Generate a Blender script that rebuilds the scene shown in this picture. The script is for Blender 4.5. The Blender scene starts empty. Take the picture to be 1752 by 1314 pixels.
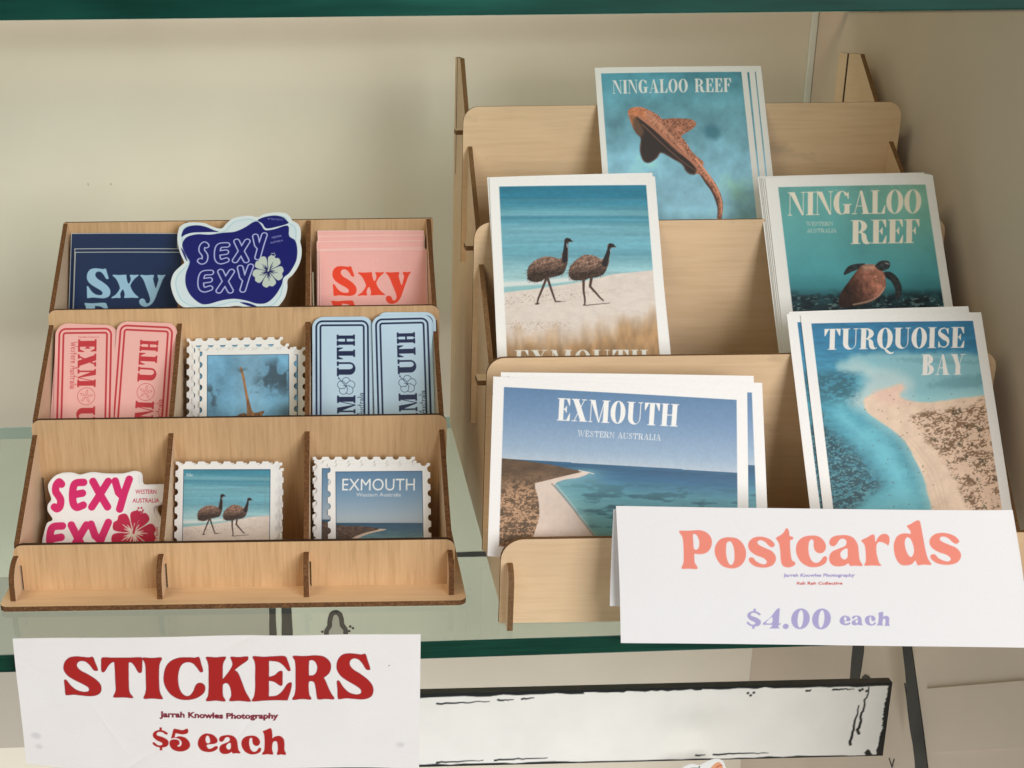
import bpy, bmesh, math, random
import numpy as np
from mathutils import Matrix, Vector
random.seed(4)
rad = math.radians
MM = 0.001
scn = bpy.context.scene
C = scn.collection

# ------------------------------------------------------------------ camera
cam = bpy.data.cameras.new('camera'); camo = bpy.data.objects.new('camera', cam); C.objects.link(camo)
F, PX, PY, PITCH, ROLL, YAW, EYE = 2000.65, 603.43, 657.0, .3036, .0109, .0075, 310.67
cam.sensor_width = 36.0; cam.sensor_fit = 'HORIZONTAL'
cam.lens = 36.0 * F / 1752.0
cam.shift_x = (876.0 - PX) / 1752.0
cam.shift_y = 0.0
cam.clip_start = .02; cam.clip_end = 60
_r = Vector((math.cos(YAW), -math.sin(YAW), 0)); _h = Vector((math.sin(YAW), math.cos(YAW), 0)); _z = Vector((0, 0, 1))
_f = _h * math.cos(PITCH) - _z * math.sin(PITCH); _d = -_h * math.sin(PITCH) - _z * math.cos(PITCH)
_rr = _r * math.cos(ROLL) + _d * math.sin(ROLL); _dd = -_r * math.sin(ROLL) + _d * math.cos(ROLL)
camo.matrix_world = Matrix(((_rr.x, -_dd.x, -_f.x, 0), (_rr.y, -_dd.y, -_f.y, 0), (_rr.z, -_dd.z, -_f.z, EYE * MM), (0, 0, 0, 1)))
scn.camera = camo

# ------------------------------------------------------------------ light
w = bpy.data.worlds.new('World'); scn.world = w; w.use_nodes = True
bg = w.node_tree.nodes['Background']; bg.inputs[0].default_value = (.92, .90, .90, 1); bg.inputs[1].default_value = .18

def area(name, loc, target, size, power, col):
    l = bpy.data.lights.new(name, 'AREA'); l.shape = 'RECTANGLE'; l.size, l.size_y = size; l.energy = power; l.color = col
    o = bpy.data.objects.new(name, l); C.objects.link(o); o.location = loc
    o.rotation_euler = (Vector(target) - Vector(loc)).to_track_quat('-Z', 'Y').to_euler(); return o
area('shop_window_light', (1.12, -1.10, .70), (.02, .65, .1), (1.4, 1.2), 36.5, (.985, .985, 1.0))
area('front_fill_light', (-1.1, -1.6, .45), (.0, .7, .1), (1.3, 1.1), 6, (.97, .98, 1.0))  # weak fill lamp added from the front left, not a real source
area('under_shelf_fill_light', (-.05, .30, -.95), (.0, .96, -.30), (1.2, .3), 7.5, (.97, .98, 1.0))  # added lamp, unseen, only brightens the wall below the shelf
area('warm_ceiling_light', (-.66, .22, 1.25), (-.34, .95, .22), (.6, .4), 6.0, (1.0, .77, .50))

scn.view_settings.view_transform = 'Standard'; scn.view_settings.look = 'None'
scn.view_settings.exposure = 0; scn.view_settings.gamma = 1

# ------------------------------------------------------------------ helpers
def tag(o, label=None, cat=None, group=None, kind=None):
    if label: o['label'] = label
    if cat: o['category'] = cat
    if group: o['group'] = group
    if kind: o['kind'] = kind
    return o

def empty(name, loc):
    o = bpy.data.objects.new(name, None); o.empty_display_size = .02; C.objects.link(o); o.location = loc; return o

def srgb(c):
    c = np.asarray(c, float) / 255.0
    return np.where(c <= .04045, c / 12.92, ((c + .055) / 1.055) ** 2.4)

def mat(name, col=(.5, .5, .5), rough=.5, spec=.5):
    m = bpy.data.materials.new(name); m.use_nodes = True
    b = m.node_tree.nodes['Principled BSDF']
    b.inputs['Base Color'].default_value = (*col, 1); b.inputs['Roughness'].default_value = rough
    b.inputs['Specular IOR Level'].default_value = spec
    return m, m.node_tree, b

def noise_col(nt, b, stops, scale, vec_scale=(1, 1, 1), detail=5, rough=.6, bump=0, dist=.001, rot=(0, 0, 0), extra=None):
    n = nt.nodes; L = nt.links
    tc = n.new('ShaderNodeTexCoord'); mp = n.new('ShaderNodeMapping'); mp.inputs['Scale'].default_value = vec_scale
    mp.inputs['Rotation'].default_value = rot
    L.new(tc.outputs['Object'], mp.inputs['Vector'])
    no = n.new('ShaderNodeTexNoise'); no.inputs['Scale'].default_value = scale; no.inputs['Detail'].default_value = detail
    no.inputs['Roughness'].default_value = rough
    L.new(mp.outputs[0], no.inputs['Vector'])
    cr = n.new('ShaderNodeValToRGB'); els = cr.color_ramp.elements
    els[0].position = stops[0][0]; els[0].color = (*stops[0][1], 1)
    els[1].position = stops[-1][0]; els[1].color = (*stops[-1][1], 1)
    for p, c in stops[1:-1]:
        e = els.new(p); e.color = (*c, 1)
    L.new(no.outputs['Fac'], cr.inputs[0]); out = cr.outputs[0]
    if extra:   # (scale, low, high) large soft variation multiplied in
        n2 = n.new('ShaderNodeTexNoise'); n2.inputs['Scale'].default_value = extra[0]; n2.inputs['Detail'].default_value = 3
        L.new(tc.outputs['Object'], n2.inputs['Vector'])
        mr = n.new('ShaderNodeMapRange'); mr.inputs[1].default_value = .3; mr.inputs[2].default_value = .7
        mr.inputs[3].default_value = extra[1]; mr.inputs[4].default_value = extra[2]
        L.new(n2.outputs['Fac'], mr.inputs[0])
        mx = n.new('ShaderNodeMix'); mx.data_type = 'RGBA'; mx.blend_type = 'MULTIPLY'; mx.inputs[0].default_value = 1
        L.new(out, mx.inputs[6]); L.new(mr.outputs[0], mx.inputs[7]); out = mx.outputs[2]
    L.new(out, b.inputs['Base Color'])
    if bump:
        bp = n.new('ShaderNodeBump'); bp.inputs['Strength'].default_value = bump; bp.inputs['Distance'].default_value = dist
        L.new(no.outputs['Fac'], bp.inputs['Height']); L.new(bp.outputs[0], b.inputs['Normal'])
    return no

def wood_mat(name, a, b_, c, vec):
    m, nt, b = mat(name, rough=.55, spec=.35)
    noise_col(nt, b, [(.30, a), (.5, b_), (.72, c)], 6, vec, 7, .66, .10, .0003, extra=(11, .86, 1.07))
    n = nt.nodes; L = nt.links; src = b.inputs['Base Color'].links[0].from_socket
    tc = n.new('ShaderNodeTexCoord'); fl = n.new('ShaderNodeTexNoise'); fl.inputs['Scale'].default_value = 34; fl.inputs['Detail'].default_value = 4
    mp = n.new('ShaderNodeMapping'); mp.inputs['Scale'].default_value = [.5 + .5 * (v > 20) for v in vec]
    L.new(tc.outputs['Object'], mp.inputs[0]); L.new(mp.outputs[0], fl.inputs['Vector'])
    mr = n.new('ShaderNodeMapRange'); mr.inputs[1].default_value = .66; mr.inputs[2].default_value = .76; mr.inputs[3].default_value = 1; mr.inputs[4].default_value = .72
    L.new(fl.outputs['Fac'], mr.inputs[0])
    mx = n.new('ShaderNodeMix'); mx.data_type = 'RGBA'; mx.blend_type = 'MULTIPLY'; mx.inputs[0].default_value = 1
    L.new(src, mx.inputs[6]); L.new(mr.outputs[0], mx.inputs[7]); L.new(mx.outputs[2], b.inputs['Base Color'])
    return m
WOOD_V = wood_mat('birch_ply_upright_grain', (.54, .335, .165), (.65, .415, .215), (.72, .475, .26), (90, 90, 5))
WOOD_H = wood_mat('birch_ply_level_grain', (.70, .485, .275), (.755, .535, .32), (.79, .575, .36), (4, 60, 70))
WOOD_S = wood_mat('birch_ply_side', (.70, .51, .335), (.73, .54, .36), (.75, .56, .38), (60, 5, 90))
m, nt, b = mat('laser_burnt_edge', rough=.7, spec=.2)
noise_col(nt, b, [(.3, (.06, .024, .009)), (.55, (.17, .075, .028)), (.75, (.32, .16, .068))], 60, (14, 14, 14), 6, .7, .3, .0005); BURNT = m
m, nt, b = mat('laser_dark_edge', rough=.7, spec=.2)
noise_col(nt, b, [(.3, (.02, .009, .005)), (.7, (.075, .034, .014))], 60, (14, 14, 14), 5, .7); DARKEDGE = m
m, nt, b = mat('laser_brown_edge', rough=.7, spec=.2)
noise_col(nt, b, [(.3, (.10, .05, .02)), (.7, (.26, .14, .06))], 60, (14, 14, 14), 5, .7); BROWNEDGE = m

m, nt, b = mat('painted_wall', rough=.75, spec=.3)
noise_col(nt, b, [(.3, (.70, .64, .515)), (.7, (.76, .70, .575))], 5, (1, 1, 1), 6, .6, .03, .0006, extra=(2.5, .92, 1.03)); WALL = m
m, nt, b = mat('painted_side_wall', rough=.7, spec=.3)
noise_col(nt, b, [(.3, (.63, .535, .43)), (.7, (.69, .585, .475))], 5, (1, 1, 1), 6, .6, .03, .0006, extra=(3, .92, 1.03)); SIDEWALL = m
BLACK, _, _ = mat('black_paint', (.012, .015, .016), .45, .4)

def attr_mat(name, rough, spec, grain=0.0, bump=0.0, coat=0.0):
    m, nt, b = mat(name, rough=rough, spec=spec); n = nt.nodes; L = nt.links
    at = n.new('ShaderNodeAttribute'); at.attribute_name = 'print'; out = at.outputs['Color']
    tc = n.new('ShaderNodeTexCoord'); no = n.new('ShaderNodeTexNoise'); no.inputs['Scale'].default_value = 900; no.inputs['Detail'].default_value = 3
    L.new(tc.outputs['Object'], no.inputs['Vector'])
    if grain:
        mr = n.new('ShaderNodeMapRange'); mr.inputs[3].default_value = 1 - grain; mr.inputs[4].default_value = 1 + grain
        L.new(no.outputs['Fac'], mr.inputs[0])
        mx = n.new('ShaderNodeMix'); mx.data_type = 'RGBA'; mx.blend_type = 'MULTIPLY'; mx.inputs[0].default_value = 1
        L.new(out, mx.inputs[6]); L.new(mr.outputs[0], mx.inputs[7]); out = mx.outputs[2]
    L.new(out, b.inputs['Base Color'])
    if bump:
        bp = n.new('ShaderNodeBump'); bp.inputs['Strength'].default_value = bump; bp.inputs['Distance'].default_value = .0001
        L.new(no.outputs['Fac'], bp.inputs['Height']); L.new(bp.outputs[0], b.inputs['Normal'])
    b.inputs['Coat Weight'].default_value = coat; b.inputs['Coat Roughness'].default_value = .3
    return m
CARD = attr_mat('printed_card', .45, .35, .06, .03)
VINYL = attr_mat('printed_vinyl', .30, .4, .02, .0, .3)
PAPER = attr_mat('printed_paper', .8, .2, .03, .1)

def panel(name, contour, axis, at, thick, face, edge, parent=None):
    """extrude a 2D contour (mm): axis 'y' -> contour (x,z) front at y=at; axis 'x' -> contour (y,z) from x=at; axis 'z' -> contour (x,y) up from z=at"""
    bm = bmesh.new(); A = []; B = []
    for p, q in contour:
        if axis == 'y': A.append(bm.verts.new((p * MM, at * MM, q * MM))); B.append(bm.verts.new((p * MM, (at + thick) * MM, q * MM)))
        elif axis == 'x': A.append(bm.verts.new((at * MM, p * MM, q * MM))); B.append(bm.verts.new(((at + thick) * MM, p * MM, q * MM)))
        else: A.append(bm.verts.new((p * MM, q * MM, at * MM))); B.append(bm.verts.new((p * MM, q * MM, (at + thick) * MM)))
    bm.faces.new(A); bm.faces.new(B[::-1])
    n = len(A)
    for i in range(n):
        f = bm.faces.new((A[i], B[i], B[(i + 1) % n], A[(i + 1) % n])); f.material_index = 1
    bmesh.ops.recalc_face_normals(bm, faces=bm.faces)
    me = bpy.data.meshes.new(name); bm.to_mesh(me); bm.free(); me.materials.append(face); me.materials.append(edge)
    o = bpy.data.objects.new(name, me); C.objects.link(o)
    if parent: o.parent = parent
    return o

def arc(cx, cy, r, a0, a1, n=7):
    return [(cx + r * math.cos(rad(a0 + (a1 - a0) * i / n)), cy + r * math.sin(rad(a0 + (a1 - a0) * i / n))) for i in range(n + 1)]

def box(name, lo, hi, mats, parent=None, bevel=0, matfn=None):
    bm = bmesh.new(); bmesh.ops.create_cube(bm, size=1)
    for v in bm.verts:
        v.co = Vector([(lo[i] + (v.co[i] + .5) * (hi[i] - lo[i])) * MM for i in range(3)])
    if bevel: bmesh.ops.bevel(bm, geom=bm.edges[:], offset=bevel * MM, segments=2, affect='EDGES', profile=.6)
    bmesh.ops.recalc_face_normals(bm, faces=bm.faces)
    if matfn:
        for f in bm.faces: f.material_index = matfn(f.normal)
    me = bpy.data.meshes.new(name); bm.to_mesh(me); bm.free()
    for m_ in mats: me.materials.append(m_)
    o = bpy.data.objects.new(name, me); C.objects.link(o)
    if parent: o.parent = parent
    return o

# ------------------------------------------------------------------ printing: colour grids on real sheets
_rng = np.random.default_rng(11)
def vnoise(x, y, seed):
    r = np.random.default_rng(seed); T = r.random((64, 64))
    xi = np.floor(x).astype(int); yi = np.floor(y).astype(int); fx = x - xi; fy = y - yi
    fx = fx * fx * (3 - 2 * fx); fy = fy * fy * (3 - 2 * fy)
    g = lambda i, j: T[j % 64, i % 64]
    return (g(xi, yi) * (1 - fx) + g(xi + 1, yi) * fx) * (1 - fy) + (g(xi, yi + 1) * (1 - fx) + g(xi + 1, yi + 1) * fx) * fy
def fbm(x, y, seed, oct=5, gain=.55):
    s = 0; a = 1; t = 0
    for i in range(oct):
        s = s + a * vnoise(x * 2 ** i + 7.3 * i, y * 2 ** i + 3.1 * i, seed + i); t += a; a *= gain
    return s / t
def sstep(a, b, x):
    t = np.clip((x - a) / (b - a), 0, 1); return t * t * (3 - 2 * t)

def smooth(pts, n=6, closed=True):
    P = np.array(pts, float); N = len(P); out = []
    for i in range(N if closed else N - 1):
        g = (lambda k: P[k % N]) if closed else (lambda k: P[min(max(k, 0), N - 1)])
        p0, p1, p2, p3 = g(i - 1), g(i), g(i + 1), g(i + 2)
        if np.allclose(p1, p2): continue
        for k in range(n):
            t = k / n
            out.append(.5 * (2 * p1 + (p2 - p0) * t + (2 * p0 - 5 * p1 + 4 * p2 - p3) * t * t + (3 * p1 - p0 - 3 * p2 + p3) * t ** 3))
    if not closed: out.append(P[-1])
    return np.array(out)

def homog(src, dst):
    A = []; b = []
    for (x, y), (u, v) in zip(src, dst):
        A.append([x, y, 1, 0, 0, 0, -u * x, -u * y]); b.append(u); A.append([0, 0, 0, x, y, 1, -v * x, -v * y]); b.append(v)
    h = np.append(np.linalg.solve(np.array(A, float), np.array(b, float)), 1).reshape(3, 3)
    def f(p):
        p = np.atleast_2d(np.array(p, float)); q = np.c_[p, np.ones(len(p))] @ h.T
        return q[:, :2] / q[:, 2:]
    f.scale = math.dist(dst[0], dst[1]) / math.dist(src[0], src[1])
    f.inv = np.linalg.inv(h)
    return f

class Canvas:
    def __init__(s, w, h, pitch, col=(255, 255, 255)):
        s.w, s.h = w, h; s.nx = max(2, int(round(w / pitch)) + 1); s.ny = max(2, int(round(h / pitch)) + 1)
        s.x = np.linspace(0, w, s.nx); s.y = np.linspace(0, h, s.ny); s.X, s.Y = np.meshgrid(s.x, s.y)
        s.p = w / (s.nx - 1); s.c = np.zeros((s.ny, s.nx, 3)); s.c[:] = col; s.gain = np.ones((s.ny, s.nx, 3))
    def art(s, f):      # coordinates of every sample in the art's own units
        q = np.stack([s.X.ravel(), s.Y.ravel(), np.ones(s.X.size)], 1) @ f.inv.T
        return (q[:, 0] / q[:, 2]).reshape(s.X.shape), (q[:, 1] / q[:, 2]).reshape(s.X.shape)
    def blend(s, m, col):
        col = np.asarray(col, float); s.c += m[..., None] * (col - s.c)
    def _box(s, pts, pad):
        a = np.concatenate([np.atleast_2d(p) for p in pts]); lo = a.min(0) - pad; hi = a.max(0) + pad
        i0, i1 = np.searchsorted(s.x, [lo[0], hi[0]]); j0, j1 = np.searchsorted(s.y, [lo[1], hi[1]])
        return slice(max(j0 - 1, 0), j1 + 1), slice(max(i0 - 1, 0), i1 + 1)
    def sd_poly(s, conts, sl):
        X, Y = s.X[sl], s.Y[sl]; d = np.full(X.shape, 1e9); ins = np.zeros(X.shape, bool)
        for P in conts:
            Q = np.roll(P, -1, 0)
            for (ax, ay), (bx, by) in zip(P, Q):
                ex, ey = bx - ax, by - ay; l2 = ex * ex + ey * ey
                if l2 < 1e-12: continue
                t = np.clip(((X - ax) * ex + (Y - ay) * ey) / l2, 0, 1)
                d = np.minimum(d, (X - ax - t * ex) ** 2 + (Y - ay - t * ey) ** 2)
                if ay != by:
                    c = ((ay > Y) != (by > Y)) & (X < ex * (Y - ay) / (by - ay) + ax); ins ^= c
        d = np.sqrt(d); return np.where(ins, -d, d)
    def sd_stroke(s, P, r0, r1, sl):
        X, Y = s.X[sl], s.Y[sl]; d = np.full(X.shape, 1e9); n = len(P) - 1
        for i in range(n):
            (ax, ay), (bx, by) = P[i], P[i + 1]; ex, ey = bx - ax, by - ay; l2 = max(ex * ex + ey * ey, 1e-12)
            t = np.clip(((X - ax) * ex + (Y - ay) * ey) / l2, 0, 1)
            r = r0 + (r1 - r0) * (i + t) / n
            d = np.minimum(d, np.sqrt((X - ax - t * ex) ** 2 + (Y - ay - t * ey) ** 2) - r)
        return d
    def poly(s, conts, col, soft=0, alpha=1, mod=None, grow=0):
        if not isinstance(conts, list): conts = [conts]
        sl = s._box(conts, 1 + soft + grow)
        if s.X[sl].size == 0: return
        d = s.sd_poly(conts, sl) - grow; k = max(s.p, soft)
        m_ = np.clip(.5 - d / k, 0, 1) * alpha
        if soft: m_ = m_ * m_ * (3 - 2 * m_)
        if mod is not None: m_ = m_ * mod[sl]
        cc = s.c[sl]; col = np.asarray(col, float)
        if col.ndim == 3: col = col[sl]
        cc += m_[..., None] * (col - cc)
    def stroke(s, P, r, col, r1=None, soft=0, alpha=1):
        P = np.atleast_2d(P); r1 = r if r1 is None else r1; sl = s._box([P], max(r, r1) + 1 + soft)
        if s.X[sl].size == 0: return
        d = s.sd_stroke(P, r, r1, sl); m_ = np.clip(.5 - d / max(s.p, soft), 0, 1) * alpha; cc = s.c[sl]
        cc += m_[..., None] * (np.asarray(col, float) - cc)
    def dot(s, p, r, col): s.stroke(np.array([p, (p[0] + 1e-4, p[1])]), r, col)
    def linear(s):
        return np.clip(srgb(np.clip(s.c, 0, 255)) * s.gain, 0, .88)

# ------------------------------------------------------------------ lettering
SOFT = {  # rounded heavy serif, traced outlines
 'S': [[(400,168),(420,215),(447,290),(430,302),(405,292),(370,245),(330,212),(285,205),(252,225),(250,262),(285,300),(350,335),(420,380),(465,425),(480,470),(468,515),(430,540),(370,550),(290,545),(215,540),(150,547),(135,535),(130,460),(125,400),(140,392),(155,405),(190,450),(240,490),(300,508),(350,505),(363,485),(350,460),(300,430),(220,390),(160,350),(125,300),(122,250),(140,205),(180,172),(240,162),(300,166),(360,172)]],
 'T': [[(485,180),(520,172),(600,175),(750,174),(850,172),(872,182),(873,250),(868,310),(850,322),(830,308),(800,255),(770,222),(745,222),(742,245),(742,380),(745,480),(757,520),(780,548),(775,562),(690,556),(605,558),(596,545),(610,515),(618,480),(614,380),(608,245),(603,218),(580,222),(550,250),(515,305),(495,315),(482,300),(480,240)]],
 'I': [[(875,185),(890,175),(970,180),(1050,175),(1062,190),(1045,225),(1036,270),(1034,380),(1038,480),(1050,525),(1068,560),(1060,573),(970,566),(900,570),(886,558),(900,525),(910,470),(908,380),(906,270),(896,220)]],
 'C': [[(1420,178),(1440,240),(1458,300),(1450,318),(1430,315),(1400,275),(1360,235),(1310,222),(1260,240),(1230,290),(1217,370),(1225,450),(1250,510),(1290,542),(1330,540),(1365,500),(1385,450),(1410,424),(1445,422),(1475,445),(1478,490),(1450,530),(1390,565),(1310,580),(1220,570),(1140,520),(1090,440),(1080,360),(1100,270),(1150,210),(1230,180),(1320,178),(1380,182)]],
 'K': [[(1487,185),(1502,176),(1582,182),(1667,176),(1677,190),(1657,225),(1648,270),(1648,380),(1648,380),(1654,382),(1712,310),(1742,255),(1737,220),(1725,190),(1732,178),(1802,182),(1882,176),(1894,190),(1882,215),(1822,255),(1762,300),(1762,300),(1797,330),(1832,410),(1867,500),(1902,560),(1918,590),(1907,600),(1812,590),(1727,592),(1715,580),(1730,550),(1732,515),(1722,465),(1702,430),(1674,422),(1652,435),(1648,460),(1652,540),(1674,580),(1664,594),(1582,586),(1502,592),(1490,578),(1507,545),(1514,480),(1514,380),(1512,270),(1502,220)]],
 'E': [[(355,185),(370,174),(460,180),(580,174),(665,176),(690,215),(718,300),(710,315),(690,308),(650,260),(600,228),(530,218),(512,222),(512,290),(512,362),(530,366),(570,352),(600,325),(625,314),(642,325),(642,385),(642,440),(630,455),(605,445),(570,420),(530,408),(512,412),(512,480),(512,550),(530,556),(590,548),(640,510),(685,445),(712,427),(732,435),(722,500),(695,585),(680,596),(560,592),(460,594),(365,598),(350,588),(370,550),(380,480),(380,380),(380,270),(372,220)]],
 'R': [[(742,185),(757,172),(850,176),(960,172),(1040,185),(1095,230),(1110,285),(1090,345),(1040,385),(1040,385),(1060,420),(1090,490),(1120,545),(1142,575),(1132,590),(1060,586),(990,590),(975,560),(965,490),(950,430),(920,415),(897,425),(895,480),(902,545),(920,578),(910,592),(830,586),(752,594),(740,582),(760,545),(770,480),(770,380),(768,270),(760,215)],
       [(897,235),(905,218),(930,215),(960,235),(978,280),(970,330),(945,358),(915,362),(897,352)]],
 'P': [[(90,180),(105,165),(200,165),(320,160),(400,190),(445,250),(447,320),(415,380),(360,408),(300,412),(265,410),(262,440),(268,500),(290,535),(300,560),(285,572),(210,568),(140,570),(122,558),(138,520),(145,470),(142,380),(135,280),(122,225)],
       [(242,210),(255,200),(285,215),(310,270),(312,320),(300,355),(275,365),(255,350),(248,290)]],
 'o': [[(640,232),(720,245),(785,300),(820,380),(815,460),(775,525),(710,558),(640,558),(570,535),(515,475),(484,400),(487,330),(525,265),(580,238)],
       [(635,275),(660,285),(685,335),(697,410),(695,480),(675,520),(650,518),(625,480),(608,410),(605,330),(612,290)]],
 's': [[(1122,300),(1118,325),(1090,335),(1060,318),(1020,280),(975,262),(945,272),(942,295),(970,318),(1030,345),(1095,375),(1135,420),(1142,470),(1115,520),(1060,545),(990,550),(920,535),(870,500),(852,465),(870,443),(900,447),(930,480),(975,505),(1020,515),(1045,500),(1040,475),(1000,445),(930,420),(870,380),(842,330),(850,280),(890,240),(950,225),(1020,232),(1085,260)]],
 't': [[(1235,145),(1255,140),(1272,170),(1280,215),(1310,225),(1318,245),(1305,258),(1288,262),(1288,330),(1300,420),(1315,470),(1345,490),(1348,515),(1310,540),(1260,545),(1215,525),(1195,470),(1185,380),(1170,300),(1150,265),(1135,245),(1145,230),(1190,205),(1220,175)]],
 'c': [[(1575,218),(1630,255),(1660,310),(1655,360),(1625,390),(1580,390),(1545,360),(1532,310),(1530,265),(1505,252),(1485,280),(1480,340),(1490,410),(1515,465),(1550,492),(1590,490),(1620,460),(1640,430),(1665,425),(1680,450),(1665,495),(1620,525),(1560,540),(1490,535),(1410,490),(1360,410),(1350,330),(1375,265),(1430,225),(1500,212)]],
 'a': [[(230,208),(310,207),(380,235),(425,300),(440,380),(450,450),(470,490),(487,515),(470,525),(410,522),(360,524),(345,505),(330,500),(300,520),(240,530),(180,520),(142,480),(137,420),(165,375),(230,345),(290,320),(308,290),(302,258),(270,242),(235,255),(210,295),(180,320),(145,312),(130,280),(145,240),(180,218)],
       [(255,380),(290,350),(320,345),(325,380),(325,430),(305,455),(275,450),(252,420)]],
 'r': [[(460,265),(475,250),(520,230),(560,205),(580,200),(598,215),(605,270),(615,265),(640,220),(680,195),(725,200),(750,235),(748,290),(738,310),(720,300),(680,280),(640,278),(620,310),(622,380),(640,450),(655,490),(675,512),(665,522),(590,518),(515,522),(503,508),(515,475),(512,400),(500,320),(480,285)]],
 'd': [[(925,110),(960,95),(1000,70),(1035,58),(1055,75),(1070,140),(1090,240),(1115,360),(1140,440),(1175,495),(1165,508),(1100,505),(1045,512),(1030,490),(1015,465),(985,500),(930,515),(870,505),(825,450),(800,370),(797,290),(825,220),(880,190),(935,190),(962,192),(955,160),(930,130)],
       [(915,240),(935,228),(965,250),(990,310),(1000,370),(985,420),(965,425),(940,400),(915,340),(905,280)]],
 'e': [[(1505,902),(1560,918),(1595,955),(1598,985),(1570,1003),(1500,1010),(1502,1035),(1520,1050),(1550,1042),(1580,1025),(1600,1030),(1598,1052),(1560,1075),(1510,1080),(1450,1065),(1415,1025),(1410,980),(1430,935),(1465,908)],
       [(1495,925),(1515,930),(1527,965),(1525,990),(1505,996),(1490,985),(1484,955)]],
 'h': [[(455,890),(480,880),(525,862),(540,875),(548,920),(548,960),(548,960),(575,942),(620,938),(655,965),(665,1010),(665,1070),(680,1108),(672,1122),(630,1118),(600,1122),(592,1108),(600,1075),(598,1020),(588,992),(565,990),(550,1010),(546,1065),(556,1105),(548,1118),(500,1114),(455,1118),(450,1105),(468,1075),(472,1020),(470,950),(465,915)]],
 '$': [[(1012,1060),(995,1072),(960,1050),(925,1045),(905,1060),(912,1080),(960,1095),(1010,1125),(1020,1160),(1000,1190),(950,1200),(900,1190),(868,1165),(870,1148),(885,1150),(915,1175),(945,1178),(960,1168),(950,1150),(905,1128),(872,1095),(870,1060),(895,1035),(935,1025),(980,1035)]],
 '5': [[(1180,855),(1210,858),(1260,868),(1290,858),(1308,855),(1318,875),(1305,900),(1260,908),(1210,900),(1195,898),(1190,935),(1230,925),(1290,940),(1330,985),(1330,1030),(1290,1060),(1230,1068),(1170,1050),(1138,1010),(1140,970),(1165,955),(1200,955),(1228,968),(1232,1000),(1212,1012),(1225,1022),(1248,1010),(1252,980),(1225,950),(1180,940),(1152,945),(1160,910),(1170,870)]],
 '4': [[(1195,992),(1212,1000),(1215,1150),(1235,1155),(1230,1175),(1215,1178),(1212,1200),(1228,1215),(1120,1218),(1135,1200),(1138,1178),(1050,1178),(1045,1160),(1120,1090),(1170,1015)],
       [(1135,1090),(1138,1155),(1075,1155)]],
 'x': [[(715,290),(725,275),(800,280),(880,277),(922,278),(925,310),(940,375),(962,405),(985,370),(990,330),(975,290),(985,277),(1050,280),(1100,277),(1105,290),(1060,325),(1015,375),(985,430),(985,430),(1010,490),(1060,555),(1110,595),(1105,610),(1010,608),(910,612),(898,600),(905,560),(890,510),(875,490),(850,520),(838,560),(845,600),(835,612),(775,610),(715,615),(712,600),(760,570),(805,520),(832,470),(832,470),(815,420),(775,345),(735,305)]],
 'y': [[(1120,290),(1130,275),(1200,280),(1290,275),(1325,278),(1328,300),(1318,330),(1335,400),(1362,465),(1385,400),(1400,340),(1385,300),(1390,275),(1450,278),(1500,272),(1503,285),(1470,335),(1430,430),(1390,530),(1350,630),(1310,690),(1260,725),(1200,738),(1140,715),(1112,670),(1125,630),(1165,618),(1200,640),(1215,675),(1245,688),(1270,670),(1278,630),(1262,570),(1225,480),(1180,370),(1150,320)]],
}
def ell(cx, cy, rx, ry, a0=0, a1=360, n=48):
    t = np.radians(np.linspace(a0, a1, n, endpoint=(abs(a1 - a0) < 360))); return np.c_[cx + rx * np.cos(t), cy + ry * np.sin(t)]
SOFT['0'] = [ell(1440, 1104, 98, 116, n=16).tolist(), ell(1440, 1104, 30, 97, n=16).tolist()]
SOFT['.'] = [ell(1290, 1192, 32, 30, n=12).tolist()]
SOFTC = {k: [smooth(c, 6) for c in v] for k, v in SOFT.items()}

def fit(conts, bbox):
    a = np.concatenate(conts); lo, hi = a.min(0), a.max(0); x0, y0, x1, y1 = bbox
    return [np.c_[x0 + (c[:, 0] - lo[0]) / (hi[0] - lo[0]) * (x1 - x0), y0 + (c[:, 1] - lo[1]) / (hi[1] - lo[1]) * (y1 - y0)] for c in conts]

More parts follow.
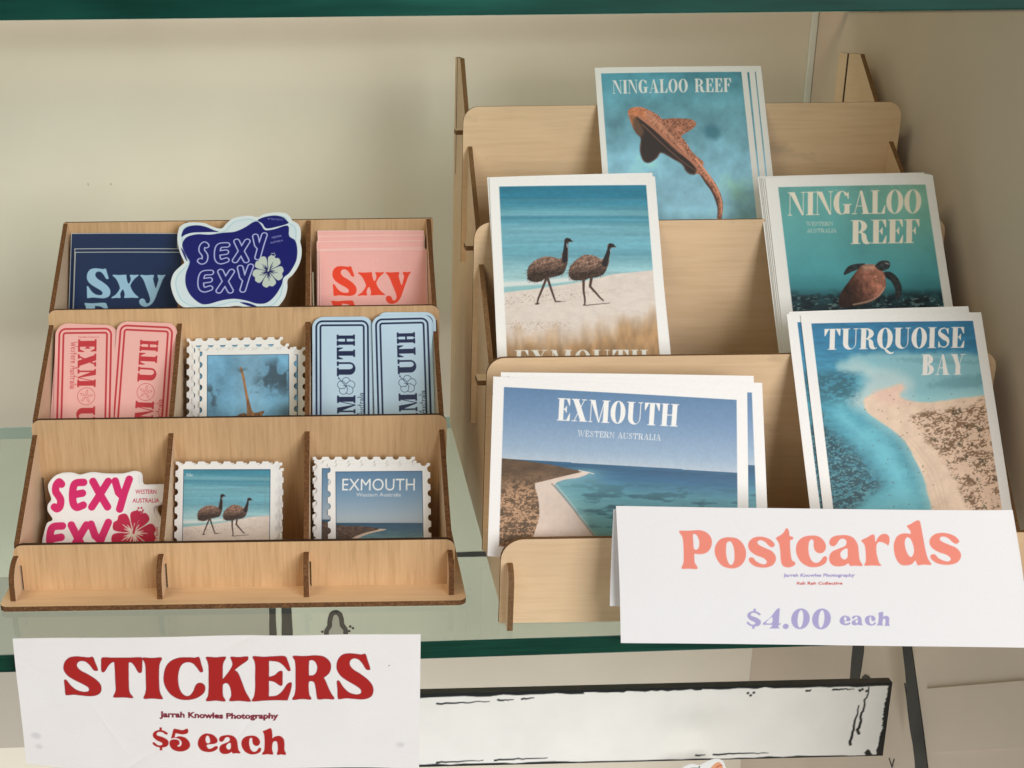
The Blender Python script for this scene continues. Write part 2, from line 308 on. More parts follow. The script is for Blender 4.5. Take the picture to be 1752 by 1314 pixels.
def rect(x0, y0, x1, y1): return np.array([(x0, y0), (x1, y0), (x1, y1), (x0, y1)], float)
def ring(cx, cy, rx, ry, ix, iy, a0, a1, icx=None):
    return [np.concatenate([ell(cx, cy, rx, ry, a0, a1, 24), ell(icx if icx is not None else cx, cy, ix, iy, a1, a0, 24)])]
def serif_glyph(ch, t=24, h=4, s=3.5):
    """high-contrast upright serif capitals, 100 units tall; returns (width, list of contour groups)"""
    P = lambda *p: [np.array(p, float)]
    R = lambda *a: [rect(*a)]
    def stem(x, y0=0, y1=100, th=t, top=1, bot=1, e=8):
        g = [R(x, y0, x + th, y1)]
        if top: g.append(R(x - e, 0, x + th + e, s))
        if bot: g.append(R(x - e, 100 - s, x + th + e, 100))
        return g
    if ch == 'I': return 16 + t, stem(8)
    if ch == 'N':
        return 78, stem(8, th=h, top=0) + stem(66, th=h, bot=0) + [P((6, 0), (8 + t, 0), (70, 100), (70 - t * .35, 100)), R(0, 0, 14, s)]
    if ch == 'G':
        return 78, [ring(36, 50, 36, 51, 36 - t, 51 - h, 40, 322, 38), stem(48, 57, 97, bot=0, top=0)[0], R(40, 56, 80, 56 + s), P((62, 6), (66, 6), (66, 34), (63, 34), (54, 12))]
    if ch == 'A':
        return 80, [P((36, 0), (40, 0), (13, 100), (13 - h, 100)), P((35, 0), (45, 0), (74, 100), (74 - t * 1.1, 100)), R(18, 64, 56, 64 + h), R(0, 100 - s, 22, 100), R(42, 100 - s, 82, 100)]
    if ch == 'L':
        return 66, stem(8) + [R(8, 100 - s, 62, 100), P((64, 64), (61, 64), (46, 100), (62, 100))]
    if ch in 'OQ':
        g = [[ell(37, 50, 37, 51.5), ell(37, 50, 37 - t, 51.5 - h)]]
        if ch == 'Q': g.append([smooth([(26, 96), (40, 97), (52, 108), (68, 118), (80, 116), (78, 122), (64, 126), (46, 118), (36, 104)], 5)])
        return 76, g
    if ch == 'R':
        return 82, stem(8) + [ring(30, 26.5, 38, 26.5, 38 - t, 26.5 - h, -90, 90), R(8, 0, 31, h), R(8, 53 - h, 34, 53), [smooth([(34, 50), (34, 50), (50, 52), (64, 62), (68, 80), (76, 95), (84, 92), (84, 96), (72, 102), (54, 98), (46, 80), (44, 60), (34, 53), (34, 53)], 5)]]
    if ch == 'P':
        return 72, stem(8) + [ring(30, 28, 38, 28, 38 - t, 28 - h, -90, 90), R(8, 0, 31, h), R(8, 56 - h, 31, 56)]
    if ch == 'B':
        return 74, stem(8) + [ring(30, 24.5, 34, 24.5, 34 - t, 24.5 - h, -90, 90), ring(30, 73.5, 40, 26.5, 40 - t, 26.5 - h, -90, 90), R(8, 0, 31, h), R(8, 47, 31, 47 + h), R(8, 100 - h, 31, 100)]
    if ch in 'EF':
        g = stem(8) + [R(8, 0, 60, s), P((62, 0), (63, 32), (60, 32), (44, 0)), R(8, 48 - h / 2, 46, 48 + h / 2), P((48, 33), (48, 63), (45, 63), (36, 48), (45, 33))]
        if ch == 'E': g += [R(8, 100 - s, 62, 100), P((65, 66), (64, 100), (46, 100), (62, 66))]
        return 66, g
    if ch == 'X':
        return 82, [P((6, 0), (6 + t * 1.15, 0), (76, 100), (76 - t * 1.15, 100)), P((62, 0), (62 + h, 0), (18, 100), (18 - h, 100)), R(0, 0, 40, s), R(50, 0, 76, s), R(4, 100 - s, 30, 100), R(42, 100 - s, 82, 100)]
    if ch == 'M':
        return 106, stem(10, th=h, top=0) + stem(74) + [P((8, 0), (8 + t, 0), (56, 100), (51, 100)), P((76, 0), (80, 0), (56, 100), (51, 100)), R(2, 0, 16, s)]
    if ch == 'U':
        return 82, [R(8, 0, 8 + t, 70), R(0, 0, 16 + t, s), R(66, 0, 66 + h, 70), R(56, 0, 80, s),
                    [np.concatenate([ell(8 + (58 + h) / 2, 69, (58 + h) / 2, 32.5, 180, 0, 20), ell((8 + t + 66) / 2, 69, (58 - t) / 2, 32.5 - h * 1.4, 0, 180, 20)])]]
    if ch == 'T':
        c = 40 - t / 2
        return 80, stem(c, top=0) + [R(4, 0, 76, s), P((2, 0), (24, 0), (7, 34), (3, 34)), P((78, 0), (56, 0), (73, 34), (77, 34))]
    if ch == 'H':
        return 32 + 2 * t + 24, stem(8) + stem(32 + t) + [R(8, 50 - h / 2, 40 + t, 50 + h / 2)]
    if ch == 'Y':
        return 82, [P((6, 0), (6 + t * 1.1, 0), (52, 56), (52 - t * .8, 56)), P((66, 0), (66 + h, 0), (48, 56), (46, 52)), R(42 - t / 2, 52, 42 + t / 2, 100), R(0, 0, 38, s), R(54, 0, 82, s), R(42 - t / 2 - 8, 100 - s, 42 + t / 2 + 8, 100)]
    if ch == 'W':
        return 118, [P((4, 0), (4 + t, 0), (38, 100), (33, 100)), P((56, 0), (56 + h, 0), (38, 100), (34, 100)), P((44, 0), (44 + t, 0), (80, 100), (75, 100)), P((108, 0), (108 + h, 0), (80, 100), (76, 100)), R(0, 0, 34, s), R(96, 0, 118, s)]
    if ch == 'S':
        sp = smooth([(52, 14), (36, 4), (16, 12), (14, 30), (34, 48), (52, 62), (54, 84), (36, 97), (12, 88)], 6, False); n = len(sp); d = np.gradient(sp, axis=0)
        d /= np.linalg.norm(d, axis=1)[:, None] + 1e-9; nn = np.c_[-d[:, 1], d[:, 0]]; k = np.linspace(0, 1, n)
        wd = h / 2 + (t / 2 - h / 2) * np.exp(-((k - .5) / .2) ** 2)
        return 66, [[np.concatenate([sp + nn * wd[:, None], (sp - nn * wd[:, None])[::-1]])], P((56, 4), (53, 4), (44, 10), (53, 32), (56, 32)), P((8, 98), (11, 98), (20, 92), (11, 68), (8, 68))]
    return 40, []
def serif_text(cv, txt, f, x0, x1, yt, yb, col, slope=0.0, t=24, h=4, s=3.5, gap=4, alpha=1, grow=0):
    """letters of txt between art x0..x1 and rows yt..yb (f maps art units to the sheet)"""
    L = [(40, []) if ch == ' ' else serif_glyph(ch, t, h, s) for ch in txt]
    tot = sum(l[0] for l in L) + gap * (len(L) - 1); k = (x1 - x0) / tot; ky = (yb - yt) / 100; x = x0
    for wd, groups in L:
        for g in groups:
            cv.poly([f(np.c_[x + c[:, 0] * k, yt + c[:, 1] * ky + slope * (x + c[:, 0] * k - x0)]) for c in g], col, alpha=alpha, grow=grow)
        x += (wd + gap) * k
def soft_text(cv, txt, f, x0, base, H, col, track=4, slope=0.0, xs=1.0, grow=0):
    """heavy rounded serif; H = height of a capital in art units"""
    x = x0
    ref = {'P': (160, 572, 412), 'o': (0, 560, 410), 's': (0, 550, 410), 't': (0, 545, 410), 'c': (0, 540, 410), 'a': (0, 527, 410), 'r': (0, 521, 410), 'd': (0, 512, 410), 'e': (0, 1079, 228), 'h': (0, 1120, 228),
           '$': (0, 1215, 228), '5': (0, 1066, 210), '4': (0, 1218, 230), '0': (0, 1220, 232), '.': (0, 1222, 232), 'x': (0, 613, 440), 'y': (0, 613, 440), 'S': (0, 548, 386), 'E': (0, 597, 424), 'T': (0, 560, 388), 'I': (0, 571, 395), 'C': (0, 579, 402), 'K': (0, 594, 416), 'R': (0, 592, 420)}
    for ch in txt:
        if ch == ' ': x += H * .32; continue
        cs = SOFTC[ch]; _, b_, hh = ref[ch]; k = H / hh; lo = np.concatenate(cs).min(0)[0]; hi = np.concatenate(cs).max(0)[0]
        T = lambda c: f(np.c_[x + (c[:, 0] - lo) * k * xs, base + slope * (x - x0) + (c[:, 1] - b_) * k])
        cv.poly([T(c) for c in cs], col, grow=grow)
        if ch == '$':
            for r_ in (rect(930, 998, 958, 1045), rect(930, 1180, 958, 1228)): cv.poly([T(r_)], col)
        x += (hi - lo) * k * xs + H * track / 100
_bf = {}
def plain_text(cv, txt, f, x0, x1, yt, yb, col, bold=0.0, slope=0.0, alpha=1):
    """small plain lettering from the built-in face, cap row yt..yb"""
    key = (txt, bold)
    if key not in _bf:
        cu = bpy.data.curves.new('t', 'FONT'); cu.body = txt; cu.offset = bold; cu.resolution_u = 3
        o = bpy.data.objects.new('t', cu); C.objects.link(o); bpy.context.view_layer.update()
        me = o.evaluated_get(bpy.context.evaluated_depsgraph_get()).to_mesh()
        V = np.array([v.co[:2] for v in me.vertices]); T = [list(p.vertices) for p in me.polygons]
        bpy.data.objects.remove(o); bpy.data.curves.remove(cu); _bf[key] = (V, T)
    V, T = _bf[key]
    if len(V) == 0: return
    lo, hi = V.min(0), V.max(0)
    k = (x1 - x0) / (hi[0] - lo[0]); cap = .73
    U = np.c_[x0 + (V[:, 0] - lo[0]) * k, yb - V[:, 1] / cap * (yb - yt)]; U[:, 1] += slope * (U[:, 0] - x0); U = f(U)
    sl = cv._box([U], 1); X, Y = cv.X[sl], cv.Y[sl]; acc = np.zeros(X.shape)
    for sx in (-.25, .25):
        for sy in (-.25, .25):
            ins = np.zeros(X.shape, bool); xx = X + sx * cv.p; yy = Y + sy * cv.p
            for t_ in T:
                q = U[t_]; (bx0, by0), (bx1, by1) = q.min(0), q.max(0)
                i0, i1 = np.searchsorted(cv.x[sl[1]], [bx0 - cv.p, bx1 + cv.p]); j0, j1 = np.searchsorted(cv.y[sl[0]], [by0 - cv.p, by1 + cv.p])
                if i1 <= i0 or j1 <= j0: continue
                a = xx[j0:j1, i0:i1]; b_ = yy[j0:j1, i0:i1]; c_ = np.zeros(a.shape, bool)
                for (ax, ay), (cx, cy) in zip(q, np.roll(q, -1, 0)):
                    if ay != cy: c_ ^= ((ay > b_) != (cy > b_)) & (a < (cx - ax) * (b_ - ay) / (cy - ay) + ax)
                ins[j0:j1, i0:i1] |= c_
            acc += ins * .25
    cc = cv.c[sl]; cc += (acc * alpha)[..., None] * (np.asarray(col, float) - cc)

FAT = {'S': [[(82, 12), (52, 4), (22, 18), (22, 38), (52, 52), (78, 68), (72, 90), (42, 98), (12, 92)]],
       'E': [[(90, 6), (40, 8), (20, 20), (14, 52), (22, 84), (48, 98), (92, 90)], [(18, 52), (84, 46)]],
       'X': [[(10, 4), (50, 52), (92, 98)], [(92, 4), (52, 50), (8, 98)]],
       'Y': [[(8, 6), (30, 44), (52, 56)], [(94, 0), (66, 46), (40, 100)]]}
def fat_letters(cv, items, f, r, col, line=None, lcol=None):
    for ch, (x0, y0, x1, y1) in items:
        ps = []
        for st in FAT[ch]:
            p = smooth(st, 5, False) if len(st) > 3 else np.array(st, float)
            ps.append(f(np.c_[x0 + r + (p[:, 0] - 8) / 86 * (x1 - x0 - 2 * r), y0 + r + p[:, 1] / 100 * (y1 - y0 - 2 * r)]))
        R_ = r * f.scale; sl = cv._box(ps, R_ + 1); d = np.full(cv.X[sl].shape, 1e9)
        for p in ps: d = np.minimum(d, cv.sd_stroke(p, R_, R_, sl))
        cc = cv.c[sl]
        if line:
            m_ = np.clip(.5 - (np.abs(d + line * f.scale * .5) - line * f.scale * .5) / cv.p, 0, 1); cc += m_[..., None] * (np.asarray(lcol, float) - cc)
        else:
            m_ = np.clip(.5 - d / cv.p, 0, 1); cc += m_[..., None] * (np.asarray(col, float) - cc)

def hibiscus(cv, f, cx, cy, r, col, vein, a0=-60):
    for k in range(5):
        a = rad(a0 + 72 * k); ux, uy = math.cos(a), math.sin(a); vx, vy = -uy, ux
        q = [(0, 0), (.45, -.30), (.8, -.44), (1.0, -.2), (.94, .0), (1.02, .22), (.8, .46), (.42, .30)]
        cv.poly([f(smooth([(cx + r * (p * ux + s_ * vx), cy + r * (p * uy + s_ * vy)) for p, s_ in q], 5))], col)
    for k in range(5):
        a = rad(a0 + 72 * k)
        for da, l in ((-.25, .45), (0, .62), (.25, .45)):
            cv.stroke(f([(cx + r * .06 * math.cos(a), cy + r * .06 * math.sin(a)), (cx + r * l * math.cos(a + da), cy + r * l * math.sin(a + da))]), .05 * r * f.scale, vein, .012 * r * f.scale)
        b_ = a + rad(36)
        cv.stroke(f([(cx, cy), (cx + r * .72 * math.cos(b_), cy + r * .72 * math.sin(b_))]), .035 * r * f.scale, vein, .01 * r * f.scale)
    cv.stroke(f([(cx, cy), (cx + r * .15, cy - r * .55), (cx + r * .28, cy - r * .95)]), .05 * r * f.scale, col)
    for k in range(6):
        cv.dot(f([(cx + r * (.28 + .13 * math.cos(k * 1.1)), cy - r * (1.02 + .12 * math.sin(k * 1.1)))])[0], .045 * r * f.scale, col)

SCRIPT = {'W': [(0, -80, 12, 0, 26, -50, 38, 0, 55, -90)], 'e': [(0, -22, 22, -30, 18, -48, 4, -40, 6, -6, 28, -10)], 's': [(24, -46, 6, -36, 20, -18, 4, 0)], 't': [(12, -80, 8, 0), (0, -50, 24, -54)],
          'r': [(2, -46, 4, 0), (4, -28, 14, -48, 24, -42)], 'n': [(2, -46, 4, 0), (4, -26, 16, -48, 22, 0)], 'A': [(0, 0, 24, -90, 36, 0), (6, -32, 40, -38)], 'u': [(2, -46, 6, -4, 20, -8, 24, -46, 26, 0)],
          'a': [(24, -42, 8, -44, 2, -12, 14, -2, 24, -40, 26, 0)], 'l': [(8, -88, 4, 0)], 'i': [(4, -46, 5, 0), (5, -64, 6, -60)]}
def script_text(cv, txt, f, x0, base, H, rot, col, r):
    """handwriting along direction rot (degrees) in art units"""
    c, s_ = math.cos(rad(rot)), math.sin(rad(rot)); pen = 0; k = H / 90
    for ch in txt:
        if ch == ' ': pen += 30 * k; continue
        mx = 0
        for st in SCRIPT[ch]:
            p = np.array(st, float).reshape(-1, 2); mx = max(mx, p[:, 0].max()); p = smooth(p * k, 5, False)
            cv.stroke(f(np.c_[x0 + (p[:, 0] + pen) * c - p[:, 1] * s_, base + (p[:, 0] + pen) * s_ + p[:, 1] * c]), r, col)
        pen += (mx + 9) * k

# ------------------------------------------------------------------ sheets
def frame(pos, lean, rot):
    ex = Vector((1, 0, 0)); up = Vector((0, math.sin(lean), math.cos(lean))); nrm = Vector((0, -math.cos(lean), math.sin(lean)))
    X = ex * math.cos(rot) + up * math.sin(rot); Y = up * math.cos(rot) - ex * math.sin(rot)
    p = Vector(pos) * MM
    return Matrix(((X.x, Y.x, nrm.x, p.x), (X.y, Y.y, nrm.y, p.y), (X.z, Y.z, nrm.z, p.z), (0, 0, 0, 1)))

def sheet_mesh(name, cv, thick, matr, shape=None, keep=None, outline=None, edge=(.80, .80, .78), rim=(.8, .8, .78)):
    """a printed sheet: colour grid as its face, a body of the given thickness behind; outline (mm) = die-cut body, grid kept where keep is true"""
    nx, ny = cv.nx, cv.ny; X = cv.X.ravel(); Y = cv.Y.ravel(); Z = np.zeros_like(X)
    if shape is not None: X, Y, Z = shape(X, Y)
    V = np.c_[X, -Y, Z] * MM; col = cv.linear().reshape(-1, 3)
    idx = np.arange(nx * ny).reshape(ny, nx)
    Q = np.stack([idx[1:, :-1], idx[1:, 1:], idx[:-1, 1:], idx[:-1, :-1]], -1).reshape(-1, 4)
    if keep is not None:
        k = keep.ravel(); Q = Q[k[Q].all(1)]
    faces = [tuple(q) for q in Q.tolist()]
    if outline is None:
        ringi = np.concatenate([idx[0, :], idx[1:, -1], idx[-1, -2::-1], idx[-2:0:-1, 0]])
        RV = V[ringi]; n = len(ringi); b0 = len(V); e1 = RV.copy(); e2 = RV.copy(); e2[:, 2] -= thick * MM
        V = np.concatenate([V, e1, e2]); col = np.concatenate([col, np.tile(edge, (2 * n, 1))])
        for i in range(n):
            j = (i + 1) % n; faces.append((b0 + i, b0 + j, b0 + n + j, b0 + n + i))
        b2 = len(V); BV = V[:nx * ny].copy(); BV[:, 2] -= thick * MM; st = 6   # back face follows the front
        V = np.concatenate([V, BV]); col = np.concatenate([col, np.tile(edge, (nx * ny, 1))])
        ri = sorted(set(range(0, ny, st)) | {ny - 1}); ci = sorted(set(range(0, nx, st)) | {nx - 1})
        for a_, b_ in zip(ri[:-1], ri[1:]):
            for c_, d_ in zip(ci[:-1], ci[1:]):
                faces.append((b2 + idx[a_, c_], b2 + idx[a_, d_], b2 + idx[b_, d_], b2 + idx[b_, c_]))
    else:
        O = np.array(outline, float); n = len(O); b0 = len(V); g = .06
        A = np.c_[O[:, 0], -O[:, 1], np.full(n, -g)] * MM
        B = A.copy(); B[:, 2] -= thick * MM
        V = np.concatenate([V, A, A, B, B]); col = np.concatenate([col, np.tile(rim, (n, 1)), np.tile(edge, (3 * n, 1))])
        area2 = np.sum(O[:, 0] * np.roll(-O[:, 1], -1) - np.roll(O[:, 0], -1) * -O[:, 1]); fr = list(range(b0, b0 + n))
        if area2 < 0: fr = fr[::-1]
        faces.append(tuple(fr)); faces.append(tuple([i + 3 * n for i in fr[::-1]]))
        for i in range(n):
            j = (i + 1) % n; q = (b0 + n + i, b0 + 2 * n + i, b0 + 2 * n + j, b0 + n + j); faces.append(q if area2 > 0 else q[::-1])
    me = bpy.data.meshes.new(name); me.from_pydata(V.tolist(), [], faces); me.update()
    a = me.color_attributes.new('print', 'FLOAT_COLOR', 'POINT'); a.data.foreach_set('color', np.c_[col, np.ones(len(col))].astype(np.float32).ravel())
    me.materials.append(matr)
    if shape is not None: me.polygons.foreach_set('use_smooth', np.array([i < len(Q) for i in range(len(faces))]))
    return me

def put(name, me, pos, lean, rot, label, cat, group=None):
    o = bpy.data.objects.new(name, me); C.objects.link(o); o.matrix_world = frame(pos, lean, rot)
    return tag(o, label, cat, group)

def shifted(pos, lean, dx, dup, back):
    """move a sheet inside / behind its own plane (mm)"""
    return (pos[0] + dx, pos[1] + math.sin(lean) * dup + math.cos(lean) * back, pos[2] + math.cos(lean) * dup - math.sin(lean) * back)

def bow(wd, amt, hd=1e9, amt2=0):
    def f(X, Y):
        return X, Y, amt * (1 - ((X / wd - .5) * 2) ** 2) + amt2 * (1 - ((Y / hd - .5) * 2) ** 2)
    return f

# ------------------------------------------------------------------ the cabinet
CAB = rad(1.9)
def cab(x, y):   # cabinet coordinates -> world (mm): turned a little against the racks
    c, s_ = math.cos(CAB), math.sin(CAB); return (x * c - y * s_, 540 + x * s_ + y * c)
cabM = Matrix.Translation((0, .540, 0)) @ Matrix.Rotation(CAB, 4, 'Z')
WX, WYB = 392.0, 412.0       # right wall and back wall in cabinet coordinates

glass = bpy.data.materials.new('clear_shelf_glass'); glass.use_nodes = True; nt = glass.node_tree; nt.nodes.clear()
out = nt.nodes.new('ShaderNodeOutputMaterial'); mix = nt.nodes.new('ShaderNodeMixShader'); tr = nt.nodes.new('ShaderNodeBsdfTransparent'); gl = nt.nodes.new('ShaderNodeBsdfGlossy'); fr = nt.nodes.new('ShaderNodeFresnel')
tr.inputs[0].default_value = (.90, .97, .94, 1); gl.inputs['Roughness'].default_value = .03; gl.inputs[0].default_value = (.9, .95, .93, 1); fr.inputs[0].default_value = 1.45
geo = nt.nodes.new('ShaderNodeNewGeometry'); mt_ = nt.nodes.new('ShaderNodeMath'); mt_.operation = 'SUBTRACT'; mt_.inputs[0].default_value = 1
ml_ = nt.nodes.new('ShaderNodeMath'); ml_.operation = 'MULTIPLY'
nt.links.new(geo.outputs['Backfacing'], mt_.inputs[1]); nt.links.new(mt_.outputs[0], ml_.inputs[0]); nt.links.new(fr.outputs[0], ml_.inputs[1])
nt.links.new(ml_.outputs[0], mix.inputs[0]); nt.links.new(tr.outputs[0], mix.inputs[1]); nt.links.new(gl.outputs[0], mix.inputs[2]); nt.links.new(mix.outputs[0], out.inputs[0])
m, nt, b = mat('green_glass_edge', rough=.12, spec=.5)
noise_col(nt, b, [(.3, (.002, .030, .018)), (.7, (.006, .06, .036))], 8, (3, 1, 60), 4, .6); GEDGE = m
PEDGE, _, _ = mat('pale_glass_edge', (.42, .50, .44), .2, .5)
m, nt, b = mat('teal_glass_edge', rough=.4, spec=.08)
noise_col(nt, b, [(.38, (.001, .024, .016)), (.55, (.006, .062, .044)), (.74, (.022, .17, .125))], 2.2, (1.6, 1, 14), 4, .6); TEDGE = m
gfn = lambda n: 0 if abs(n.z) > .7 else (2 if n.y > .5 else 1)
s = box('glass_shelf', (-900, 0, -10.5), (WX - 1, 357, 0), [glass, GEDGE, PEDGE], None, .6, gfn); s.matrix_world = cabM
tag(s, 'clear glass shelf with a dark green edge carrying both wooden racks', 'shelf')
s = box('glass_shelf', (-900, 4, 311.0), (WX - 1, 357, 322.0), [glass, TEDGE, PEDGE], None, .6, gfn); s.matrix_world = cabM
tag(s, 'upper glass shelf with bright teal edge above the racks', 'shelf')

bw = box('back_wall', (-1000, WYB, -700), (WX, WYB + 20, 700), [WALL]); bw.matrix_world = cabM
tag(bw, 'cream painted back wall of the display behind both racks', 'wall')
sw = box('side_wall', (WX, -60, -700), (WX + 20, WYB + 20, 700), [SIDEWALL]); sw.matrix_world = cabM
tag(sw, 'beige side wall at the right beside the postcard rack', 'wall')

def brush(name, pts, wdt, plane, parent, off=.4):
    """a hand-painted black brush line as a thin raised ribbon; plane 'b' = back wall (x,z), 's' = side wall (y,z), both in cabinet mm"""
    P = smooth(pts, 6, False); d = np.gradient(P, axis=0); d /= np.linalg.norm(d, axis=1)[:, None] + 1e-9; nn = np.c_[-d[:, 1], d[:, 0]]
    k = np.linspace(0, 1, len(P)); r_ = np.random.default_rng(int(abs(P.sum())) % 9999)
    wa = wdt / 2 * (1 + .18 * (r_.random(len(P)) - .5)); wb = wdt / 2 * (1 + .18 * (r_.random(len(P)) - .5))
    L_ = P + nn * wa[:, None]; R_ = P - nn * wb[:, None]; poly = np.concatenate([L_, R_[::-1]])
    o = panel(name, [tuple(p) for p in poly], 'y' if plane == 'b' else 'x', (WYB - off) if plane == 'b' else (WX - off), off - .05, BLACK, BLACK, parent)
    return o
CSTRIP, _, _ = mat('pale_corner_strip', (.74, .76, .68), .45, .4)
bx = box('corner_strip', (WX - 5.5, WYB - 3, 0.4), (WX - .3, WYB - .3, 700), [CSTRIP], bw, 1.2)  # narrow pale strip up the corner of the two walls
# painted outlines on the wall seen through and below the shelf
for nm_, pts, wd in (('painted_line', [(-54.2, -180), (-54.4, -240), (-54.8, -330)], 6.4), ('painted_line', [(-41.8, -180), (-41.4, -235), (-42, -330)], 9.6),
                     ('painted_line', [(40, -151.6), (110, -150.6), (165, -150.9), (260, -150)], 4.8),
                     ('painted_keyhole', [(-5.9, -233), (-5.8, -226), (-5.4, -223), (-2.7, -218), (-2.2, -212), (-.4, -206.5), (2.9, -204.6), (6.4, -206.5), (8.3, -212), (8.7, -217.5), (11.5, -222), (11.9, -226), (12, -233)], 4.4)):
    brush(nm_, pts, wd, 'b', bw)
for q in ((16.2, -219.5), (18.6, -221.3), (15.2, -224.2), (-9.4, -224)):
    panel('painted_line', [tuple(p) for p in ell(q[0], q[1], 1.2, 1.1, n=10)], 'y', WYB - .4, .35, BLACK, BLACK, bw)
GREYB, _, _ = mat('grey_brown_paint', (.46, .41, .34), .7, .3)
panel('painted_patch', [(-4, -234), (-3.6, -222), (-.4, -212), (1, -207.5), (3, -206.6), (5, -207.5), (6.4, -212), (9.6, -222), (10, -234)], 'y', WYB - .2, .15, GREYB, GREYB, bw)
panel('painted_patch', [(-995, -160), (-58, -160), (-58, -335), (-995, -335)], 'y', WYB - .2, .15, GREYB, GREYB, bw)
for x_, z_, r_ in ((-190, 185.6, .6), (-189.6, 184.6, .4), (-171.6, 185.1, .7)):
    panel('scuff_mark', [(x_ + r_ * math.cos(a_ * .9), z_ + r_ * 1.5 * math.sin(a_ * .9) * (1 + .3 * math.sin(3 * a_))) for a_ in range(7)], 'y', WYB - .15, .1, mat('scuff', (.50, .46, .37), .8, .2)[0], GREYB, bw)
def sidepoly(name, pts, m_, off=.5): return panel(name, pts, 'x', WX - off, off - .05, m_, m_, sw)
sidepoly('wall_panel', [(128.7, -121.9), (35.8, -58.5), (-60, 8), (-60, -40), (25.5, -96.3), (108.6, -157.3)], SIDEWALL, 1.6)
sidepoly('painted_line', [(232.7, -143.0), (231.5, -150), (230.9, -161.1), (229.0, -178.3), (222, -176), (218.9, -173.1), (215.9, -169.8), (215.2, -157), (215.1, -144.8), (217.2, -134.2)], BLACK)
sidepoly('painted_line', [(169.6, -103.4), (165.1, -111.0), (157, -126), (148.8, -144.6), (139, -162), (130.0, -178.7), (123.4, -194.6), (107.8, -183.1), (113.2, -174.2), (126, -151), (139.1, -129.3), (147, -116), (154.2, -104.3), (158.1, -97.0)], BLACK)
brush('painted_line', [(155.9, -134.2), (151, -142), (146.2, -151.3), (140, -162), (132.8, -171.3)], 1.3, 's', sw)
brush('painted_line', [(161.4, -198.9), (158.6, -201), (156.0, -202.9)], .9, 's', sw); brush('painted_line', [(156.0, -202.9), (155.6, -199), (154.7, -195.1)], .9, 's', sw)
sidepoly('painted_line', [(213.3, -169.7), (211.9, -163.3), (208.1, -159.3), (202.0, -157.7), (199.7, -160.3), (204, -161.5), (208, -166)], BLACK)

# ------------------------------------------------------------------ painted plank below the shelf
cv = Canvas(460, 58, .55, (229, 227, 219))
I = homog([(0, 0), (1, 0), (1, 1), (0, 1)], [(0, 0), (1, 0), (1, 1), (0, 1)])
nz = fbm(cv.X * .05, cv.Y * .05, 31); cv.c *= (.97 + .05 * nz)[..., None]
K_ = (14, 18, 18); rr = np.random.default_rng(3)
def wob(x0, y0, x1, y1, n=22, a=.35): 
    t = np.linspace(0, 1, n); return np.c_[x0 + (x1 - x0) * t + a * rr.normal(size=n), y0 + (y1 - y0) * t + a * rr.normal(size=n)]
cv.poly([np.concatenate([[(0, -1), (461, -1)], wob(461, 2.6, 330, 2.0), wob(330, 2.2, 250, 2.2), wob(250, 2.6, 60, 3.6), wob(60, 3.6, 0, 5.0)])], K_)
cv.poly([np.concatenate([[(0, 60), (461, 60)], wob(461, 56.8, 250, 57), wob(250, 56.4, 60, 55.4), wob(60, 56, 0, 56.4)])], K_)
cv.poly([np.concatenate([[(461, 0), (461, 60)], wob(455, 58, 457, 36), wob(457, 36, 456.5, 22), wob(456.5, 20, 457.5, 0)])], K_)
cv.poly([np.concatenate([wob(456, 60, 449, 52, 6), wob(447, 55, 450, 60, 5)])], K_)
for a_ in ((150, 8.2, 186, 7.2), (192, 6.4, 202, 6.2), (208, 6, 216, 5.2), (420, 4.6, 434, 4.3), (402, 4.8, 405, 4.7), (150, 54.6, 182, 54), (190, 53.9, 226, 53.2), (330, 54.2, 336, 54), (342, 53.6, 380, 53), (438, 5.2, 439, 6.4)):
    cv.stroke(wob(*a_, 12, .25), .7, K_, .25)
for a_ in ((444, 5, 440.5, 40), (439, 18, 436, 48)): cv.stroke(wob(*a_, 14, .5), .4, K_, 1.0)
for p_ in ((362, 5.6), (366, 5.4), (364, 7.4), (440, 4.8), (443, 6.2)): cv.dot(p_, .9, K_)
me = sheet_mesh('plank', cv, 6, VINYL, edge=(.02, .022, .022))
put('painted_plank', me, (-90, 694, -129.2), 0.0, rad(.6), 'white plank with rough black brush outline below the glass shelf', 'plank')

# ------------------------------------------------------------------ sticker rack
SX = -63.0; SY = [599.2 + 61.06 * k for k in range(4)]; SZ = [30.9, 83.8, 136.2, 181.5]
rack = empty('sticker_rack', (SX * MM, 579.3 * MM, 0)); inv = Matrix.Translation((-SX * MM, -579.3 * MM, 0))
tag(rack, 'stepped plywood rack with twelve pockets and dark burnt edges holding stickers', 'display rack')
def child(o, inv_): o.matrix_parent_inverse = inv_; return o
x0, x1 = SX - 129, SX + 129
child(panel('base_plate', [(x0 + 3, 579.3), (x1 - 5, 579.3)] + arc(x1 - 5, 584.3, 5, -90, 0) + [(x1, 800), (x0, 800)] + arc(x0 + 5, 584.3, 5, 180, 270)[:-1], 'z', 0.3, 3, WOOD_H, BURNT, rack), inv)
DX = [SX - 122.4, SX - 41, SX + 40.4, SX + 121.0]
L_, R_ = SX - 124, SX + 124
floors = [3.3, 40, 92, 140]
